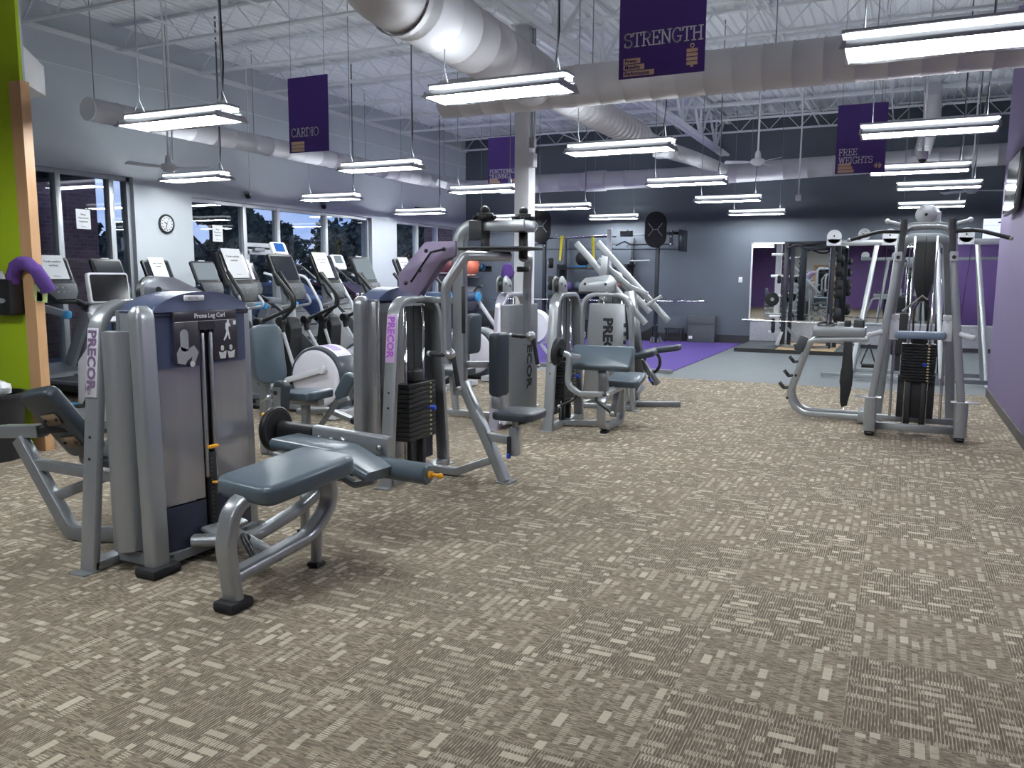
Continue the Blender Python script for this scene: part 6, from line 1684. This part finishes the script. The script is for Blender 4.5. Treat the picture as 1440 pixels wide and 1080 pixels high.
# towel over the post
tw = MB(); tm = mat('purple_terry', lin(86, 58, 128), .95, 0, .15, 40, bump=.8, bscale=160)
P0 = [(-7.09, 4.655, 1.50), (-7.075, 4.65, 1.58), (-7.03, 4.645, 1.65), (-6.97, 4.65, 1.68), (-6.90, 4.67, 1.67), (-6.85, 4.71, 1.61), (-6.84, 4.755, 1.53), (-6.836, 4.785, 1.47), (-6.84, 4.80, 1.43)]
tw.tube(fil(P0, .03, 2), .058, 12)
n_ = len(tw.bm.verts)
for v in tw.bm.verts:
    v.co += V((noise.noise(v.co * 14) * .018, noise.noise(v.co * 14 + V((5, 0, 0))) * .018, noise.noise(v.co * 13 + V((0, 7, 0))) * .012))
o = tw.build('towel', tm); tag(o, 'purple towel draped over the maple post', 'towel')
t = thing('paper_note', 'pale green notes stuck on the side of the maple post', 'notes', (-6.86, 4.78, 1.35), world=True)
b = MB()
nm = mat('note_green', lin(190, 206, 142), .8)
b.box((-6.884, 4.735, 1.42), (.006, .07, .15), rot=(.06, 0, 0)); b.box((-6.884, 4.77, 1.38), (.006, .10, .09), rot=(-.1, 0, 0)); b.box((-6.884, 4.785, 1.44), (.006, .05, .04)); b.build('slip', nm, t)
T = thing('trash_bin', 'black round trash bin with white liner against the lime partition', 'trash bin', (-6.98, 4.28, 0), world=True)
b = MB(); b.lathe([(0, 0), (.24, 0), (.29, .54), (.31, .54), (.31, .575), (.28, .575), (.23, .02), (0, .02)], (-7.02, 4.30, 0), (0, 0, 1), 32); b.build('bin', BLACK, T)
b = MB()
for k in range(26):
    a = random.random() * 2 * PI; r = random.random() * .19
    b.sphere((-7.02 + r * math.cos(a), 4.30 + r * math.sin(a), .56 + random.random() * .09 - r * .1), .07 + random.random() * .03, (1, 1, .7), 10)
for v in b.bm.verts:
    v.co += V((noise.noise(v.co * 22), noise.noise(v.co * 22 + V((9, 0, 0))), noise.noise(v.co * 22 + V((0, 9, 0))))) * .02
b.build('liner', WHITE, T)
# towel on the weight tower head
tw = MB(); tw.sphere((-3.76, 7.80, 1.63), .085, (.75, .95, 1.1), 16)
for v in tw.bm.verts: v.co += V((noise.noise(v.co * 16), noise.noise(v.co * 16 + V((4, 0, 0))), noise.noise(v.co * 16 + V((0, 4, 0))))) * .02
o = tw.build('towel', tm); tag(o, 'purple towel bundled on the weight tower pulley head', 'towel')
# ------------------------------------------------------------------ behind the viewer (seen in the mirror)
d = boxs([(-4.25, -3.0, YB + .06, YB + .11, 0, 2.25)]).build('door_2', wood); struct(d, 'maple door frame on the back wall, seen in the mirror')
struct(boxs([(-4.1, -3.4, YB + .11, YB + .13, .1, 2.1)]).build('door_opening', SCREEN, d))
for i, (x, z) in enumerate(((-4.85, 1.75), (-4.5, 1.75), (-4.85, 1.35), (-4.5, 1.35))):
    t = thing('framed_poster', ('upper left', 'upper right', 'lower left', 'lower right')[i] + ' small poster beside the door, visible in the mirror', 'poster', (x, YB + .07, z), world=True, group='posters on the back wall')
    b = MB(); b.box((x, YB + .07, z), (.28, .02, .34)); b.build('sheet', PAPER, t)
    b = MB(); b.box((x, YB + .083, z + .07), (.18, .004, .1)); b.box((x, YB + .083, z - .09), (.2, .004, .03)); b.build('print', INK, t)
# ------------------------------------------------------------------ outside the windows
ASPH = mat('asphalt', lin(74, 76, 84), .9, 0, .1, 1)
struct(boxs([(-70, XL - .31, -30, 80, -.2, -.1)]).build('ground', ASPH), 'dark car park outside the windows')
brick = bpy.data.materials.new('brick_wall'); brick.use_nodes = True
t_ = NT(brick); pb_ = brick.node_tree.nodes['Principled BSDF']; pb_.inputs['Roughness'].default_value = .9
p_ = t_.sep(t_.obj()); bt = t_.n('ShaderNodeTexBrick'); t_.put(bt.inputs['Vector'], t_.xyz(t_.m('ADD', p_[0], p_[1]), p_[2], 0.0))
bt.inputs['Scale'].default_value = 3.0; bt.inputs['Color1'].default_value = lin(150, 118, 114) + (1,); bt.inputs['Color2'].default_value = lin(128, 98, 96) + (1,); bt.inputs['Mortar'].default_value = lin(160, 146, 142) + (1,); bt.inputs['Mortar Size'].default_value = .012
t_.put(pb_.inputs['Base Color'], bt.outputs[0])
t = thing('brick_building', 'dark brick building wing outside the left window', 'building', (-15.5, 5, -.1), world=True)
b = MB(); b.box((-17.2, 4.5, 3.4), (3.4, 15.2, 7.0)); b.build('wall', brick, t)
b = MB(); b.box((-17.2, 4.5, 6.95), (3.7, 15.4, .2)); b.build('parapet', DGREY, t)
b = MB(); b.box((-13.3, 4.0, 3.45), (4.0, 12.8, .3)); b.build('canopy', mat('canopy_soffit', lin(58, 54, 60), .8), t)
b = MB(); b.box((-15.45, 10.9, 1.6), (.25, .6, 3.4)); b.box((-15.45, 6.5, 1.6), (.25, .6, 3.4)); b.build('pier', brick, t)
t = thing('brick_building', 'brick store pier outside the farthest window', 'building', (-13.5, 22, -.1), world=True)
b = MB(); b.box((-13.0, 25.5, 2.4), (2.2, 5, 5)); b.build('wall', brick, t)
LEAF = mat('leaf', lin(74, 86, 78), .8, 0, .3, 3)
BARK = mat('bark', lin(52, 45, 42), .9, 0, .2, 8)
def tree(label, x, y, h, r, seed):
    rnd = random.Random(seed)
    t = thing('oak_tree', label, 'tree', (x, y, -.1), 0, 'trees beyond the car park')
    m = MB(); m.tube([(0, 0, 0), (.1, .1, h * .3), (.0, .2, h * .62)], [.22, .17, .1], 8)
    for k in range(5):
        a = rnd.random() * 6.28; m.tube([(0, .1, h * .35), (r * .6 * math.cos(a), r * .6 * math.sin(a), h * (.55 + .3 * rnd.random()))], [.09, .03], 6)
    m.build('trunk', BARK, t)
    c = MB(); bm_ = c.bm
    blobs = [(V((rnd.uniform(-.6, .6) * r, rnd.uniform(-.6, .6) * r, h * rnd.uniform(.45, .85))), r * rnd.uniform(.3, .5)) for _ in range(15)]
    for cc, rr in blobs:
        for k in range(330):
            d = V((rnd.gauss(0, 1), rnd.gauss(0, 1), rnd.gauss(0, .8))).normalized() * rr * (rnd.random() ** .45)
            p = cc + d; u = V((rnd.gauss(0, 1), rnd.gauss(0, 1), rnd.gauss(0, 1))).normalized(); w_ = u.orthogonal(); s = .10 + rnd.random() * .10
            vs = [bm_.verts.new(p + u * s), bm_.verts.new(p + w_ * s * .6), bm_.verts.new(p - u * s), bm_.verts.new(p - w_ * s * .6)]
            bm_.faces.new(vs)
    c.build('crown', LEAF, t)
for i, (lb, x, y, h, r) in enumerate((
    ('big dark tree outside the window right of the clock', -26.5, 26.0, 6.8, 1.9),
    ('dark tree outside seen low through the glass door', -30.4, 33.2, 4.8, 2.2),
    ('dark tree outside seen in the pane right of the door', -28.6, 37.5, 4.9, 2.2),
    ('dark tree outside seen in the last pane of the entrance window', -24.0, 34.0, 5.6, 2.0),
    ('tree outside the farthest window', -25, 42, 6.5, 2.6),
    ('small tree visible past the brick wing in the left window', -27, 22, 3.7, 1.7),
    ('dark bushy tree low between the two entrance trees', -36.6, 36, 4.0, 2.0))):
    tree(lb, x, y, h, r, i + 3)
t = thing('hedge', 'long low dark hedge beyond the car park', 'hedge', (-40, 36, -.1), world=True)
c = MB(); rnd = random.Random(5)
for k in range(6000):
    p = V((-40 + rnd.uniform(-.8, .8), rnd.uniform(18, 70), rnd.uniform(0, 2.2))); u = V((rnd.gauss(0, 1), rnd.gauss(0, 1), rnd.gauss(0, 1))).normalized(); w_ = u.orthogonal(); s = .2
    c.bm.faces.new([c.bm.verts.new(p + u * s), c.bm.verts.new(p + w_ * s * .6), c.bm.verts.new(p - u * s), c.bm.verts.new(p - w_ * s * .6)])
c.build('foliage', LEAF, t)
def car(label, x, y, col):
    t = thing('parked_car', label, 'car', (x, y, -.1), 0, 'parked cars outside')
    b = MB(); b.prism(fil([(-2.1, .25), (-2.1, .75), (-1.3, .9), (-.7, 1.4), (.8, 1.4), (1.5, .95), (2.1, .85), (2.1, .25)], .15, 3), 1.7, (0, 0, 0), (1, 0, 0), (0, 0, 1), .08); b.build('body', mat('car_' + label.split()[0], col, .3, .2, 0), t)
    b = MB(); b.prism([(-1.15, .92), (-.65, 1.32), (.75, 1.32), (1.3, .95)], 1.72, (0, 0, 0), (1, 0, 0), (0, 0, 1), .02); b.build('window', SCREEN, t)
    for sx in (-1.3, 1.3):
        for sy in (-.8, .8):
            b = MB(); b.cyl((sx, sy - .1, .32), (sx, sy + .1, .32), .32, 18, bev=.04); b.build('wheel', BLACKM, t)
car('red parked car beyond the entrance window', -21, 27.5, lin(112, 62, 66))
car('blue parked car beyond the glass door', -21, 23.5, lin(70, 84, 112))
# ------------------------------------------------------------------ outside
w = bpy.data.worlds.new('world'); S.world = w; w.use_nodes = True
nt = w.node_tree; t = NT(w)
bg = nt.nodes['Background']
co = t.n('ShaderNodeTexCoord').outputs['Generated']
sp = t.sep(co)
mp = t.n('ShaderNodeMapping'); t.put(mp.inputs[0], co); mp.inputs['Scale'].default_value = (3, 3, 9)
nz = t.noise(mp.outputs[0], 1.6, 5, .6)
cl = t.m('SMOOTH_MIN', t.m('MAXIMUM', t.m('MULTIPLY', t.m('SUBTRACT', nz, .42), 3.0), 0.0), 1.0, .1)
sky = t.mix(t.m('MAXIMUM', sp[2], 0.0), lin(140, 162, 210), lin(66, 96, 170))
colr = t.mix(cl, sky, lin(196, 202, 222))
t.put(bg.inputs[0], colr); bg.inputs[1].default_value = 1.9

# ------------------------------------------------------------------ render look
S.view_settings.view_transform = 'Standard'; S.view_settings.look = 'None'
S.view_settings.exposure = 0.0; S.view_settings.gamma = 1.0; S.view_settings.use_curve_mapping = False
S.cycles.use_denoising = True
S.cycles.max_bounces = 8; S.cycles.diffuse_bounces = 4; S.cycles.glossy_bounces = 4; S.cycles.transparent_max_bounces = 12
S.cycles.sample_clamp_indirect = 6.0
S.cycles.caustics_reflective = False; S.cycles.caustics_refractive = False
